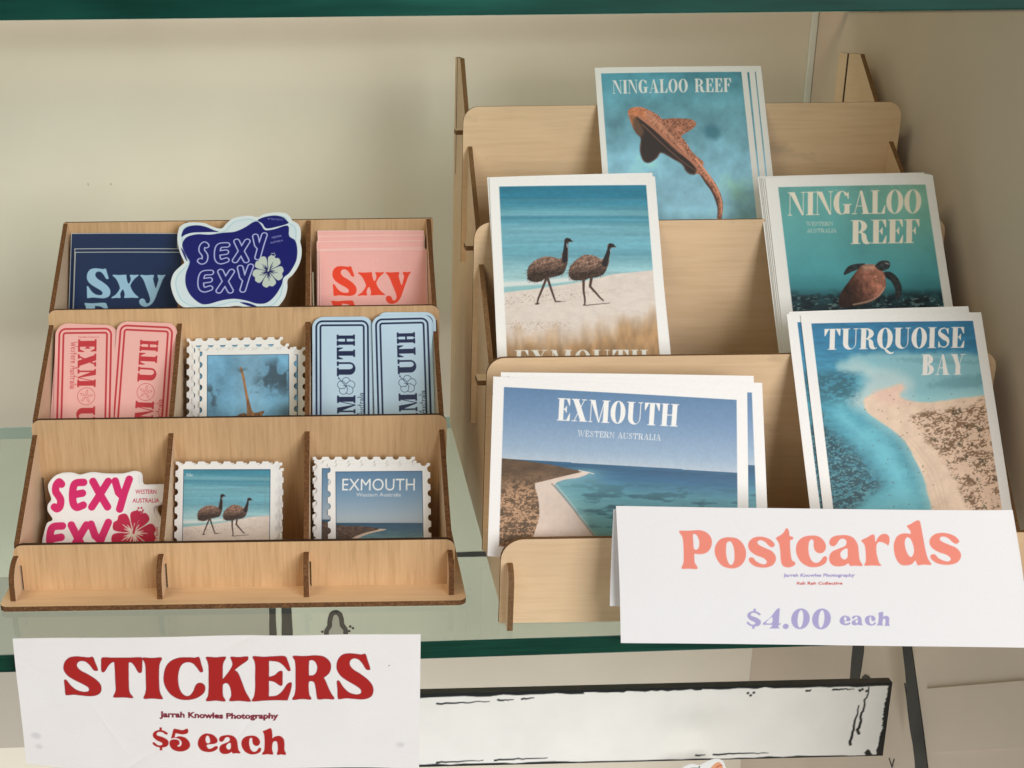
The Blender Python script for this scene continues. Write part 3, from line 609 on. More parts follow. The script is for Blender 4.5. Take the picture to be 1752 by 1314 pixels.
for k in range(4):
    r = 5.5 if k < 3 else 1.0; zt, zb = SZ[k], floors[k] if k == 0 else floors[k] - 38; hh = zb + (zt - zb) * .55
    c = [(L_, zb)]
    for d in DX: c += [(d - 1.6, zb), (d - 1.6, hh), (d + 2.6, hh), (d + 2.6, zb)]
    c = [p for p in c if p[0] >= L_ and p[0] <= R_]
    c += [(R_, zb)] + arc(R_ - r, zt - r, r, 0, 90) + arc(L_ + r, zt - r, r, 90, 180)
    child(panel('tier_panel' if k < 3 else 'back_panel', c, 'y', SY[k], 3, WOOD_V, DARKEDGE, rack), inv)
    if k < 3:
        child(box('tier_floor', (L_ + 3, SY[k] + 3.2, floors[k] - (0 if k == 0 else 3) + .2), (R_ - 3, SY[k + 1] - .3, floors[k] + .4 + (0 if k == 0 else 0)), [WOOD_H], rack), inv)
dc = [(585.6, 3.2), (585.6, 13)] + [(599.0 - 13.4 * math.cos(rad(a)), 13 + 11.5 * math.sin(rad(a))) for a in (15, 30, 45, 60, 75, 90)]
dc += [(602, 24.5), (602.3, 30.2), (SY[1], 74.5), (SY[1] + 3, 74.5), (SY[1] + 3.2, 82.6), (SY[2], 126.5), (SY[2] + 3, 126.5), (SY[2] + 3.2, 134.8), (SY[3] - .2, 181.0), (SY[3] + 4, 181.0), (SY[3] + 12, 120), (SY[3] + 12, 3.2)]
for d in DX: child(panel('divider', dc, 'x', d - 1.5, 3, WOOD_S, BURNT, rack), inv)

# ------------------------------------------------------------------ postcard rack
PXC = 226.5; PYS = [558.5 + 77.1 * k for k in range(4)]; PZ = [49.3, 125.8, 189.9, 253.8]; PL, PR = PXC - 145.4, PXC + 145.4
prack = empty('postcard_rack', (PXC * MM, 550 * MM, 0)); inv = Matrix.Translation((-PXC * MM, -.550, 0))
tag(prack, 'tall pale plywood rack with four wide tiers holding postcards', 'display rack')
pfl = [0.4, 6.0, 74.0, 138.0]
for k in range(4):
    zt = PZ[k]; r = 10 if k else 12; zb = .4 if k == 0 else [0, 6, 60, 150][k]
    child(panel('tier_panel', [(PL, zb), (PR, zb)] + arc(PR - r, zt - r, r, 0, 90) + arc(PL + r, zt - r, r, 90, 180), 'y', PYS[k], 3, WOOD_H, BROWNEDGE, prack), inv)
    if k < 3:
        child(box('tier_floor', (PL + 7, PYS[k] + 3.2, pfl[k + 1] - 3), (PR - 7, PYS[k + 1] - .3, pfl[k + 1]), [WOOD_H], prack), inv)
    if k:   # the tab of the tie bar showing beyond the side
        child(panel('tie_bar', [(PL - 4, PYS[k] + 9), (PL - 4, PYS[k] + 22), (PR + 3, PYS[k] + 22), (PR + 3, PYS[k] + 9)], 'z', PZ[k] - 19, 3, WOOD_S, BROWNEDGE, prack), inv)
pc = [(550, .4), (550, 27)] + [(558.6 - 8.6 * math.cos(rad(a)), 27 + 9 * math.sin(rad(a))) for a in (20, 45, 70, 90)]
pc += [(562, 12), (632, 104), (PYS[1] + 3, 106), (PYS[1] + 24, 122), (PYS[2], 164), (PYS[2] + 3, 164), (PYS[2] + 26, 187), (PYS[3], 228), (PYS[3] + 3.2, 228), (850, 282.5), (886, 282.5), (886, .4)]
for x_ in (PL + 3.2, PR - 6.2): child(panel('side_panel', pc, 'x', x_, 3, WOOD_S, BROWNEDGE, prack), inv)
for x_ in (PL + 3.2 - .15, PR - 6.2 - .15): child(box('slot_line', (x_, 868.5, 200), (x_ + .12, 871, 282.3), [DARKEDGE], prack), inv)

# ------------------------------------------------------------------ pictures for the cards
WHITE = (241, 240, 237)
def rows(cv, f, stops):
    """vertical colour run by art rows"""
    _, V = cv.art(f); ys = [s_[0] for s_ in stops]; cs = np.array([s_[1] for s_ in stops], float)
    return np.stack([np.interp(V, ys, cs[:, i]) for i in range(3)], -1)
def inpic(cv, r):
    x0, y0, x1, y1 = r; k = cv.p
    return np.clip((cv.X - x0) / k + .5, 0, 1) * np.clip((x1 - cv.X) / k + .5, 0, 1) * np.clip((cv.Y - y0) / k + .5, 0, 1) * np.clip((y1 - cv.Y) / k + .5, 0, 1)
def finish(cv, base, m_):
    g = cv.c.mean(-1, keepdims=True); cv.c = cv.c + (.07 * sstep(10, -20, cv.c[..., :1] - cv.c[..., 2:])) * (g - cv.c); cv.c = base + m_[..., None] * (cv.c - base)
def start(cv): return cv.c.copy()
def gain(cv, g, m_): cv.gain = 1 + m_[..., None] * (np.array(g) - 1)

def art_shark_card():
    cv = Canvas(101, 140, .36, WHITE); r = (3.8, 4.2, 97.2, 134); base = start(cv); m_ = inpic(cv, r)
    f = homog([(145, 143), (1180, 150), (1268, 1200), (187, 1205)], [(3.8, 4.2), (97.2, 4.2), (97.2, 107), (3.8, 107)])
    U, V = cv.art(f)
    cv.c = rows(cv, f, [(140, (66, 128, 146)), (400, (92, 147, 164)), (700, (110, 162, 182)), (1000, (124, 174, 196)), (1300, (120, 170, 190))])
    n = fbm(U / 260, V / 260, 5); n2 = fbm(U / 60, V / 50, 9)
    cv.c *= (1 + .55 * (n - .5) + .14 * (n2 - .5))[..., None]
    cv.poly([f(smooth([(900, 540), (960, 525), (1010, 560), (1015, 610), (970, 640), (905, 610)]))], (62, 110, 128), soft=5, alpha=.8)
    body = [(335, 435), (350, 405), (395, 392), (450, 398), (510, 425), (560, 455), (590, 482), (650, 478), (730, 480), (800, 488), (838, 515), (825, 545), (780, 575), (725, 610), (750, 640), (800, 720), (850, 770), (885, 800), (880, 835), (920, 890), (965, 950), (1000, 1020), (1018, 1090), (1018, 1150), (1008, 1215), (985, 1300), (955, 1300), (975, 1210), (980, 1140), (965, 1080), (935, 1010), (895, 950), (850, 890), (815, 888), (780, 885), (750, 860), (725, 815), (660, 775), (575, 728), (540, 765), (490, 798), (455, 797), (430, 770), (415, 700), (425, 620), (390, 580), (360, 520)]
    sp = fbm(U / 8, V / 8, 21, 2); tex = fbm(U / 40, V / 40, 22)
    bc = np.array((158, 108, 88)) * (1 + .6 * (tex - .5) + .25 * (fbm((U - V) / 10, (U + V) / 120, 24, 3) - .5))[..., None]
    bc = bc * (1 - .30 * sstep(.52, .66, sp))[..., None]
    bc = np.where((U < 470)[..., None] & (V < 520)[..., None], bc * .55 + np.array((208, 128, 84)) * .45, bc)
    cv.poly([f(smooth(body, 4))], bc)
    cv.poly([f(smooth([(425, 465), (480, 510), (560, 590), (650, 680), (720, 740), (790, 790), (830, 850), (815, 888), (780, 885), (750, 860), (725, 815), (660, 775), (575, 728), (540, 765), (490, 798), (455, 797), (430, 770), (415, 700), (425, 620), (392, 580), (372, 520), (385, 470)], 4))], (50, 46, 46), soft=2.2, alpha=.9)

    cv.poly([f(smooth([(345, 450), (400, 470), (450, 560), (430, 610), (390, 575), (360, 510)], 4))], (112, 84, 66), soft=2.5, alpha=.6)
    cv.stroke(f(smooth([(470, 440), (560, 520), (680, 640), (780, 770)], 5, False)), 1.6, (206, 150, 122), .6, soft=2.4, alpha=.55)
    cv.stroke(f(smooth([(420, 462), (540, 560), (680, 690), (800, 800), (850, 860)], 5, False)), 1.1, (158, 108, 88), .5)
    cv.stroke(f(smooth([(440, 520), (560, 640), (700, 770), (820, 860)], 5, False)), .5, (98, 74, 66), .3)
    cv.poly([f(smooth([(850, 875), (900, 935), (950, 1010), (985, 1090), (985, 1180), (975, 1205), (978, 1140), (960, 1070), (930, 1005), (890, 950)], 4))], (72, 54, 50), soft=.8, alpha=.85)
    cv.stroke(f(smooth([(830, 780), (900, 870), (970, 980), (1005, 1080), (1008, 1180)], 5, False)), .7, (205, 140, 112), .4, soft=.8)
    serif_text(cv, 'NINGALOO REEF', f, 228, 1105, 196, 292, (214, 216, 208), gap=8, t=20, h=3.2)
    finish(cv, base, m_); gain(cv, (1.62, 1.58, 1.58), m_); return cv

EMU1 = [(425, 690), (430, 650), (470, 605), (530, 580), (580, 580), (630, 592), (645, 575), (640, 560), (655, 545), (660, 500), (660, 475), (675, 463), (695, 468), (714, 486), (695, 488), (685, 500), (683, 560), (680, 610), (665, 660), (640, 690), (590, 705), (540, 715), (500, 735), (460, 735), (430, 720)]
EMU2 = [(685, 690), (690, 650), (720, 610), (770, 575), (800, 567), (850, 575), (890, 595), (915, 580), (930, 550), (930, 510), (945, 497), (965, 503), (980, 523), (960, 524), (945, 530), (943, 580), (935, 630), (910, 680), (870, 705), (820, 712), (780, 725), (730, 728), (700, 718)]
def paint_emus(cv, f, lowgrass=0):
    U, V = cv.art(f)
    cv.c = rows(cv, f, [(100, (46, 122, 150)), (230, (50, 128, 154)), (300, (96, 160, 176)), (340, (78, 146, 166)), (400, (112, 170, 184)), (560, (104, 166, 182)), (680, (150, 192, 196)), (800, (168, 200, 200))])
    st = fbm(U / 600, V / 22, 41, 4); cv.c *= (1 + .24 * (st - .5) + .10 * (fbm(U / 30, V / 12, 43, 3) - .5))[..., None]
    for y_, a_ in ((225, .35), (318, .45), (300, .3)): cv.poly([f(rect(200, y_ - 7, 1300, y_ + 9))], (170, 205, 208), soft=3, alpha=a_)
    for y_, a_ in ((335, .5), (365, .35), (205, .3)): cv.poly([f(rect(200, y_ - 6, 1300, y_ + 6))], (40, 112, 136), soft=2.5, alpha=a_)
    cv.poly([f([(200, 735), (420, 728), (700, 705), (760, 700), (760, 735), (420, 772), (200, 790)])], (214, 218, 214), soft=2, alpha=.85)
    cv.poly([f([(200, 770), (600, 745), (800, 722), (600, 775), (200, 812)])], (140, 188, 190), soft=1.5, alpha=.9)
    sand = np.array((218, 205, 194)) * (1 + .10 * (fbm(U / 40, V / 18, 51) - .5))[..., None]
    cv.poly([f([(100, 818), (450, 782), (760, 738), (960, 690), (1300, 655), (1400, 655), (1400, 1500), (100, 1500)])], sand, soft=.8)
    sp = fbm(U / 9, V / 4, 55, 2)
    reg = sstep(760, 800, V) * (np.exp(-((V - 800 + .13 * (U - 700)) / 40) ** 2) * .8 + np.exp(-((V - 1010) / 26) ** 2) * sstep(800, 600, U))
    cv.blend(np.clip(reg * sstep(.66, .74, sp), 0, 1) * .7, (140, 116, 98))
    g = fbm(U / 60, V / 170, 57, 3); gl = 1010 - 110 * sstep(600, 1200, U) + 60 * np.exp(-((U - 350) / 80) ** 2) * 0
    m_ = sstep(-30, 190, V - gl + lowgrass + 150 * (g - .5)) * .92
    gc = np.array((168, 130, 88)) * (1 + .55 * (fbm(U / 42, V / 130, 58, 3) - .5))[..., None]
    cv.c += m_[..., None] * (gc - cv.c)
    for P in (EMU1, EMU2):
        cx_ = np.mean([p[0] for p in P]); rr_ = (V - 640) * .9 + (U - cx_) * .25; tx = .5 * fbm(rr_ / 4 + 9, (U - cx_) / 40, 61, 3) + .5 * fbm(U / 7, V / 11, 62, 3); bc = np.array((118, 92, 78)) * (1 + 1.9 * (tx - .5))[..., None]
        cyl = np.mean([p[1] for p in P]) ; bc = bc * (1.12 - .62 * sstep(cyl - 10, cyl + 95, V + .12 * (U - cx_)))[..., None]
        cv.poly([f(smooth(P, 4))], bc)
        q_ = np.random.default_rng(5)
        for p0 in smooth(P, 3):
            if p0[0] < cx_ + 70 and p0[1] > 600 and q_.random() < .9: cv.stroke(f([p0, p0 + (q_.uniform(-14, 2), q_.uniform(2, 14))]), 1.6 * f.scale, (98, 72, 58), .6 * f.scale)
    DK = (44, 38, 40)
    cv.stroke(f(smooth([(672, 476), (668, 520), (664, 560), (660, 600)], 4, False)), 9 * f.scale, DK, 18 * f.scale)
    cv.stroke(f(smooth([(946, 508), (936, 550), (922, 590), (912, 625)], 4, False)), 9 * f.scale, DK, 18 * f.scale)
    for hx, hy in ((678, 474), (950, 507)):
        cv.stroke(f([(hx, hy), (hx + 14, hy + 4)]), 11 * f.scale, DK); cv.stroke(f([(hx + 14, hy + 5), (hx + 34, hy + 13)]), 6 * f.scale, DK, 2 * f.scale); cv.stroke(f([(hx - 2, hy + 26), (hx, hy + 46)]), 3 * f.scale, (150, 165, 175))
    for lg, w0, w1 in (([(545, 712), (522, 770), (492, 840), (484, 872)], 11, 6), ([(553, 715), (570, 770), (590, 830), (600, 858), (628, 858)], 11, 5), ([(778, 718), (777, 790), (785, 850), (783, 880)], 11, 6), ([(828, 708), (818, 765), (850, 800), (880, 835), (900, 852)], 12, 6)):
        cv.stroke(f(lg), w0 * .75 * f.scale, (78, 58, 50), w1 * .75 * f.scale)
    cv.stroke(f([(475, 873), (496, 871)]), 4 * f.scale, (60, 48, 44)); cv.stroke(f([(775, 880), (796, 882), (940, 868)]), 4 * f.scale, (92, 78, 72), 2 * f.scale); cv.stroke(f([(600, 860), (665, 856)]), 3 * f.scale, (110, 96, 88), 1 * f.scale)

def art_emu_card():
    cv = Canvas(102.5, 146, .36, WHITE); r = (5.8, 5.7, 96.6, 139.6); base = start(cv); m_ = inpic(cv, r)
    f = homog([(256, 143), (1178, 135), (1253, 1197), (292, 1205)], [(5.8, 5.7), (96.6, 5.7), (96.6, 115), (5.8, 115)])
    paint_emus(cv, f); serif_text(cv, 'EXMOUTH', f, 342, 1200, 1160, 1270, (240, 236, 226), gap=8, t=20)
    finish(cv, base, m_); gain(cv, (1.04, 1.06, 1.08), m_); return cv

def art_turtle_card():
    cv = Canvas(104, 146, .36, WHITE); r = (7.3, 6.2, 98.6, 139.6); base = start(cv); m_ = inpic(cv, r)
    f = homog([(210, 195), (1345, 185), (1503, 1130), (332, 1178)], [(7.3, 6.2), (98.6, 6.2), (98.6, 87), (7.3, 89)])
    U, V = cv.art(f)
    cv.c = rows(cv, f, [(180, (96, 160, 156)), (320, (98, 166, 162)), (600, (84, 156, 158)), (850, (70, 146, 154)), (960, (52, 122, 130)), (1020, (34, 84, 92)), (1100, (20, 48, 56)), (1200, (14, 34, 42))])
    cv.c *= (1 + .22 * (fbm(U / 300, V / 300, 71) - .5))[..., None]; cv.c += (sstep(500, 1400, U) * sstep(900, 200, V))[..., None] * np.array((22, 6, -10))
    ca = fbm(U / 70, V / 22, 73, 4); cv.blend(sstep(.03, .0, np.abs(ca - .5)) * sstep(320, 200, V) * .35, (205, 210, 190))
    bd = fbm(U / 90, V / 40, 75, 5); cv.blend(sstep(.42, .6, bd) * sstep(960, 1060, V) * .8, (10, 26, 32))
    rk = fbm(U / 34, V / 14, 77, 4); cv.blend(sstep(.60, .72, rk) * sstep(990, 1060, V) * sstep(1230, 1120, V) * .65, (120, 150, 146))
    DK = np.array((38, 42, 44)) * (1 + 1.1 * (fbm(U / 12, V / 12, 79, 3) - .4))[..., None]
    cv.poly([f(smooth([(730, 868), (724, 850), (755, 805), (810, 785), (885, 782), (865, 812), (790, 842)]))], DK)
    cv.poly([f(smooth([(1030, 850), (1080, 845), (1130, 880), (1165, 940), (1172, 1000), (1152, 1055), (1130, 1050), (1120, 980), (1090, 920), (1045, 885)]))], DK)
    sh = np.array((142, 92, 76)) * (1 + .8 * (fbm(U / 22, V / 34, 81, 4) - .5))[..., None]
    t_ = sstep(700, 980, U + .35 * (900 - V)); sh = sh * (.34 + .78 * t_)[..., None]; sh = sh + (np.exp(-(((U - 985) / 45) ** 2 + ((V - 900) / 90) ** 2)) * .35)[..., None] * (np.array((196, 138, 112)) - sh); sc_ = np.abs(fbm(U / 55, V / 70, 84, 2) - .5); sh = sh * (1 - .35 * sstep(.03, .0, sc_))[..., None]
    cv.poly([f(smooth([(690, 1110), (700, 1010), (760, 920), (820, 840), (870, 795), (930, 788), (985, 800), (1030, 850), (1048, 920), (1040, 980), (990, 1040), (920, 1080), (800, 1108)]))], sh)
    cv.poly([f(smooth([(860, 800), (920, 790), (980, 810), (940, 830), (880, 835)]))], (206, 168, 146), soft=3, alpha=.6)
    cv.stroke(f(smooth([(800, 1095), (920, 1068), (1000, 1020), (1040, 960)], 5, False)), .5, (196, 170, 150), .3, soft=.8, alpha=.7)
    cv.poly([f(smooth([(965, 805), (990, 770), (1030, 758), (1070, 765), (1080, 795), (1060, 825), (1010, 838)]))], DK * 1.2)
    cv.stroke(f([(1048, 778), (1066, 786)]), .35, (150, 150, 140))
    cr = (222, 212, 194)
    serif_text(cv, 'NINGALOO', f, 286, 1318, 236, 412, cr, slope=-.012, gap=2, t=22, h=3); serif_text(cv, 'REEF', f, 775, 1308, 452, 632, cr, slope=-.012, gap=4, t=24, h=3)
    serif_text(cv, 'WESTERN', f, 430, 635, 462, 490, cr, t=14, h=6, s=5, alpha=.75); serif_text(cv, 'AUSTRALIA', f, 434, 664, 515, 543, cr, t=14, h=6, s=5, alpha=.75)
    finish(cv, base, m_); gain(cv, (1.22, 1.24, 1.26), m_); return cv

def art_bay_card():
    cv = Canvas(103.5, 146, .27, WHITE); r = (5.5, 5.0, 98.0, 140); base = start(cv); m_ = inpic(cv, r)
    f = homog([(187, 143), (1137, 121), (1350, 1250), (345, 1245)], [(5.5, 5.0), (98.0, 5.0), (98.0, 113), (5.5, 111.5)])
    U, V = cv.art(f)
    cv.c = rows(cv, f, [(100, (46, 118, 154)), (260, (50, 124, 156)), (420, (62, 138, 160)), (620, (70, 150, 164)), (900, (54, 122, 134)), (1300, (60, 140, 150))])
    cv.c *= (1 + .28 * (fbm(U / 60, V / 16, 91, 5) - .5))[..., None]
    S_ = lambda p: f(smooth(p, 4)); ALL = (slice(None), slice(None)); na = fbm(U / 80, V / 60, 92, 5) - .5; nb = fbm(U / 24, V / 18, 93, 4) - .5
    def reg(P, soft, amp, fine=0.0): return sstep(soft, -soft, cv.sd_poly([S_(P)], ALL) + amp * na * 2 + fine * nb * 2)
    cv.blend(reg([(340, 400), (400, 345), (560, 318), (800, 312), (1080, 318), (1200, 345), (1290, 600), (900, 604), (720, 594), (770, 520), (640, 460), (540, 440), (430, 440)], 2.6, 2.0, .6) * .95, (138, 188, 188))
    cv.blend(reg([(880, 500), (1000, 470), (1150, 440), (1230, 470), (1180, 510), (1000, 520)], 2, 3.0, 2.0) * .5 + reg([(660, 350), (900, 345), (1180, 360), (1180, 380), (900, 375)], 1, 1.5, 2.0) * .3, (92, 142, 146))
    cv.blend(reg([(560, 420), (420, 560), (400, 640), (480, 720), (620, 790), (720, 900), (800, 1050), (880, 1290), (460, 1290), (520, 1190), (660, 1110), (610, 1000), (500, 880), (410, 770), (340, 690), (350, 610), (440, 540), (500, 450)], 9, 4.0, 1.0) * .9, (112, 196, 202))
    sh = cv.sd_poly([S_([(505, 590), (560, 560), (650, 520), (720, 500), (735, 530), (715, 565), (770, 596), (900, 606), (1300, 584), (1420, 900), (1420, 1330), (985, 1330), (915, 1200), (865, 1050), (785, 890), (725, 810), (620, 735), (530, 670)])], ALL)
    cv.blend(sstep(7, 0, sh) * .55 * sstep(330, 480, V), (170, 216, 208))
    cv.blend(reg([(370, 405), (430, 370), (560, 400), (720, 440), (790, 520), (740, 580), (560, 620), (470, 640), (430, 600), (490, 510), (500, 450), (430, 425)], 5, 2.5) * .9, (186, 206, 196))
    reefn = fbm(U / 26, V / 13, 95, 5)
    rm = sstep(520, 400, U + 60 * na) * sstep(400, 470, V) * sstep(660, 540, V)
    edge_ = np.interp(V, [600, 700, 800, 900, 1000, 1100, 1200, 1260], [250, 290, 370, 460, 560, 630, 540, 450])
    dd_ = U - edge_ + 160 * na; rm2 = sstep(50, -110, dd_) * sstep(560, 700, V)
    cv.blend(np.clip(rm * (.25 + sstep(.42, .56, reefn) * .55), 0, 1), (44, 92, 100))
    cv.blend(np.clip(rm2 * (.25 + sstep(.38, .52, reefn) * .75), 0, 1), (32, 72, 80))
    cv.blend(rm2 * sstep(.56, .66, fbm(U / 13, V / 7, 97, 3)) * .7, (104, 158, 156))
    for k_ in range(5):
        cv.stroke(S_([(420 + 14 * k_, 640), (520 + 16 * k_, 800), (640 + 16 * k_, 960), (720 + 10 * k_, 1090)])[:-3], .18, (86, 168, 178), soft=.8, alpha=.35)
    sand = np.array((230, 200, 168)) * (1 + .12 * (fbm(U / 50, V / 50, 99) - .5) + .06 * nb)[..., None]
    m2 = sstep(.9, -.9, sh + 1.0 * na); cv.c += m2[..., None] * (sand - cv.c)
    cv.blend(reg([(560, 560), (650, 520), (720, 500), (740, 530), (700, 575), (800, 610), (620, 620)], 3, 2) * .7, (230, 188, 164))
    for k_ in range(3): cv.stroke(f(smooth([(700 + 30 * k_, 790), (800 + 30 * k_, 900), (900 + 30 * k_, 1040), (980 + 20 * k_, 1250)], 5, False)), .35, (206, 176, 142), soft=1.2, alpha=.4)
    scr = .55 * fbm(U / 11 + V / 40, V / 7, 101, 3) + .45 * fbm(U / 60, V / 34, 102, 3); regn = cv.sd_poly([S_([(790, 690), (940, 655), (1130, 630), (1300, 620), (1420, 1330), (1200, 1290), (1100, 1140), (1040, 1030), (960, 930), (900, 850), (830, 760)])], ALL) + 5 * na
    inn = sstep(2.0, -2.0, regn); dens = .5 + .06 * (fbm(U / 110, V / 110, 105, 2) - .5) * 2
    cv.blend(inn * .3, (216, 174, 142)); cv.blend(inn * sstep(-.03, .12, scr - dens) * .85, (116, 86, 58)); cv.blend(inn * sstep(.60, .72, .6 * fbm(U / 40, V / 26, 103, 3) + .4 * fbm(U / 9, V / 6, 104, 2)) * .8, (70, 62, 40))
    pr = np.random.default_rng(8)
    for k in range(60):
        q = (pr.uniform(500, 1100), pr.uniform(520, 1240))
        q2 = f([q])[0]; cv.stroke(np.array([q2, q2 + (.5, -.1)]), .16, (96, 80, 66))
    cr = (236, 228, 212)
    serif_text(cv, 'TURQUOISE', f, 262, 1090, 176, 298, cr, slope=-.021, gap=3, t=24); serif_text(cv, 'BAY', f, 838, 1098, 324, 446, cr, slope=-.02, gap=4, t=26)
    finish(cv, base, m_); gain(cv, (1.03, 1.08, 1.2), m_); return cv

def art_coast_card():
    cv = Canvas(139.5, 98, .27, WHITE); r = (6, 5.6, 133.6, 92.5); base = start(cv); m_ = inpic(cv, r)
    f = homog([(218, 208), (1447, 278), (1517, 1090), (232, 1022)], [(6, 5.6), (133.6, 5.6), (133.6, 89), (6, 89)])
    U, V = cv.art(f); HZ = 585 + (U - 220) * .0595; D = V - HZ
    sky = np.stack([np.interp(D, [-420, -250, -60, 0], c) for c in ((86, 112, 152, 178), (126, 146, 178, 194), (166, 184, 202, 208))], -1)
    sea = np.stack([np.interp(D, [0, 20, 70, 150, 260, 460], c) for c in ((52, 40, 48, 84, 100, 116), (100, 88, 104, 150, 164, 172), (134, 124, 142, 168, 174, 172))], -1)
    cv.c = np.where((D < 0)[..., None], sky * (1 + .06 * (fbm(U / 12, V / 12, 111, 3) - .5))[..., None], sea * (1 + .16 * (fbm(U / 70, V / 10, 112, 4) - .5))[..., None])
    pt = fbm(U / 120, V / 28, 113, 5); cv.blend(sstep(.52, .62, pt) * sstep(60, 120, D) * .65, (50, 104, 118)); cv.blend(sstep(.62, .7, pt) * sstep(120, 200, D) * .5, (34, 70, 84))
    S_ = lambda p: f(smooth(p, 4))
    shore = cv.sd_stroke(f(smooth([(700, 668), (600, 700), (520, 735), (570, 790), (650, 880), (750, 1000), (800, 1080)], 4, False)), 0, 0, (slice(None), slice(None)))
    cv.blend(np.exp(-shore / 7.0) * sstep(10, 40, D) * .55, (150, 196, 192))
    sand = np.array((218, 200, 186)) * (1 + .08 * (fbm(U / 30, V / 30, 115) - .5))[..., None]
    cv.poly([S_([(560, 655), (650, 652), (695, 662), (640, 687), (560, 700), (512, 730), (560, 790), (640, 880), (740, 1000), (790, 1080), (400, 1090), (440, 900), (405, 720), (480, 690)])], sand)
    cv.stroke(f(smooth([(500, 722), (540, 760), (600, 830), (660, 905), (740, 1000), (780, 1060)], 5, False)), .45, (150, 136, 128), .35, soft=.8, alpha=.8)
    cv.stroke(f(smooth([(515, 720), (556, 764), (616, 834), (676, 910), (752, 1004)], 5, False)), .2, (226, 224, 218), .15, soft=.7, alpha=.6)
    land = np.array((98, 76, 54)) * (1 + .5 * (fbm(U / 60, V / 16, 117, 4) - .5))[..., None]; sc = .6 * fbm(U / 8, V / 5, 119, 3) + .4 * fbm(U / 34, V / 18, 120, 2)
    land = land + (sstep(.42, .62, sc) * sstep(630, 800, V) * .85)[..., None] * (np.array((206, 164, 128)) - land)
    cv.poly([S_([(150, 580), (225, 584), (300, 592), (450, 612), (600, 642), (655, 655), (560, 680), (440, 710), (408, 725), (430, 800), (440, 900), (410, 1022), (400, 1110), (150, 1110)])], land, soft=.5)
    cv.stroke(f(smooth([(640, 650), (690, 660), (720, 668)], 4, False)), .3, (214, 208, 200), .2)
    serif_text(cv, 'EXMOUTH', f, 506, 1164, 268, 384, (240, 240, 236), slope=.053, gap=4, t=24)
    serif_text(cv, 'WESTERN AUSTRALIA', f, 622, 1062, 437, 468, (228, 232, 234), slope=.053, gap=10, t=13, h=5, s=5)
    finish(cv, base, m_); return cv

# ------------------------------------------------------------------ postcards in the rack
LEAN = .55
def stack(pos, lean, rot, me, n, name, labels, cat, group, offs):
    for i in range(n):
        dx, du, dr = offs[i] if i < len(offs) else (0, 0, 0)
        put(name, me, shifted(pos, lean, dx, du, i * .75), lean, rot + rad(dr), labels[i], cat, group)
me = sheet_mesh('postcard', art_shark_card(), .45, CARD, bow(101, .5))
stack((169.1, 802.2, 277.2), LEAN, 0.0, me, 3, 'postcard', ['shark postcard titled NINGALOO REEF at the front of the top tier', 'white edged postcard peeping out right behind the shark postcard', 'rearmost white edged postcard of the three in the top tier'], 'postcard', 'shark postcards', [(0, 0, 0), (5.5, .6, -.3), (10.2, .8, 0)])
me = sheet_mesh('postcard', art_emu_card(), .45, CARD, bow(102.5, .5))
stack((91.2, 726.2, 215.2), LEAN, rad(-.1), me, 2, 'postcard', ['postcard of two emus walking on a beach, front of the second tier', 'white edged postcard almost hidden behind the emu postcard'], 'postcard', 'emu postcards', [(0, 0, 0), (-1.2, .9, 1.1)])
me = sheet_mesh('postcard', art_turtle_card(), .45, CARD, bow(104, .5))
stack((261.6, 724.6, 213.4), LEAN, rad(.4), me, 5, 'postcard', ['green turtle postcard titled NINGALOO REEF at the front of its pile', 'second postcard of the pile directly behind the turtle postcard', 'middle postcard of the turtle pile, a thin white edge at the left', 'fourth postcard of the turtle pile, one before the rearmost', 'rearmost postcard of the turtle pile against the plywood tier'], 'postcard', 'turtle postcards', [(0, 0, 0), (-.9, .7, .1), (-1.7, 1.1, .1), (-2.3, 1.6, .2), (-3.4, 2.4, .4)])
me = sheet_mesh('postcard', art_bay_card(), .45, CARD, bow(103.5, .6))
stack((260.8, 645.6, 146.0), LEAN, rad(.2), me, 3, 'postcard', ['aerial beach postcard titled TURQUOISE BAY at the front of its pile', 'second beach postcard showing a blue strip left of the TURQUOISE BAY postcard', 'rearmost beach postcard behind the TURQUOISE BAY pile, only its white top showing'], 'postcard', 'beach postcards', [(0, 0, 0), (-7.6, 1.0, .4), (-6.0, 2.6, .9)])
me = sheet_mesh('postcard', art_coast_card(), .45, CARD, bow(139.5, .8))
stack((82.0, 614.0, 121.6), .5, rad(-4.0), me, 3, 'postcard', ['wide coast postcard titled EXMOUTH leaning in the lowest tier', 'second wide coast postcard showing a blue strip right of the EXMOUTH one', 'rearmost wide coast postcard behind the EXMOUTH pile, white corner showing'], 'postcard', 'coast postcards', [(0, 0, 0), (8.6, .4, 1.6), (4.4, 2.6, 2.4)])

# ------------------------------------------------------------------ SEXY EXY blue die-cut, text cards
def mapz(k, ox, oy, sx, sy):
    """art (zoomed trace) -> sheet mm by plain scaling"""
    return homog([(ox, oy), (ox + 100, oy), (ox + 100, oy + 100), (ox, oy + 100)], [(0, 0), (100 * sx, 0), (100 * sx, 100 * sy), (0, 100 * sy)])

def inside(cv, outline, inset):
    return cv.sd_poly([np.array(outline)], (slice(None), slice(None))) < -inset

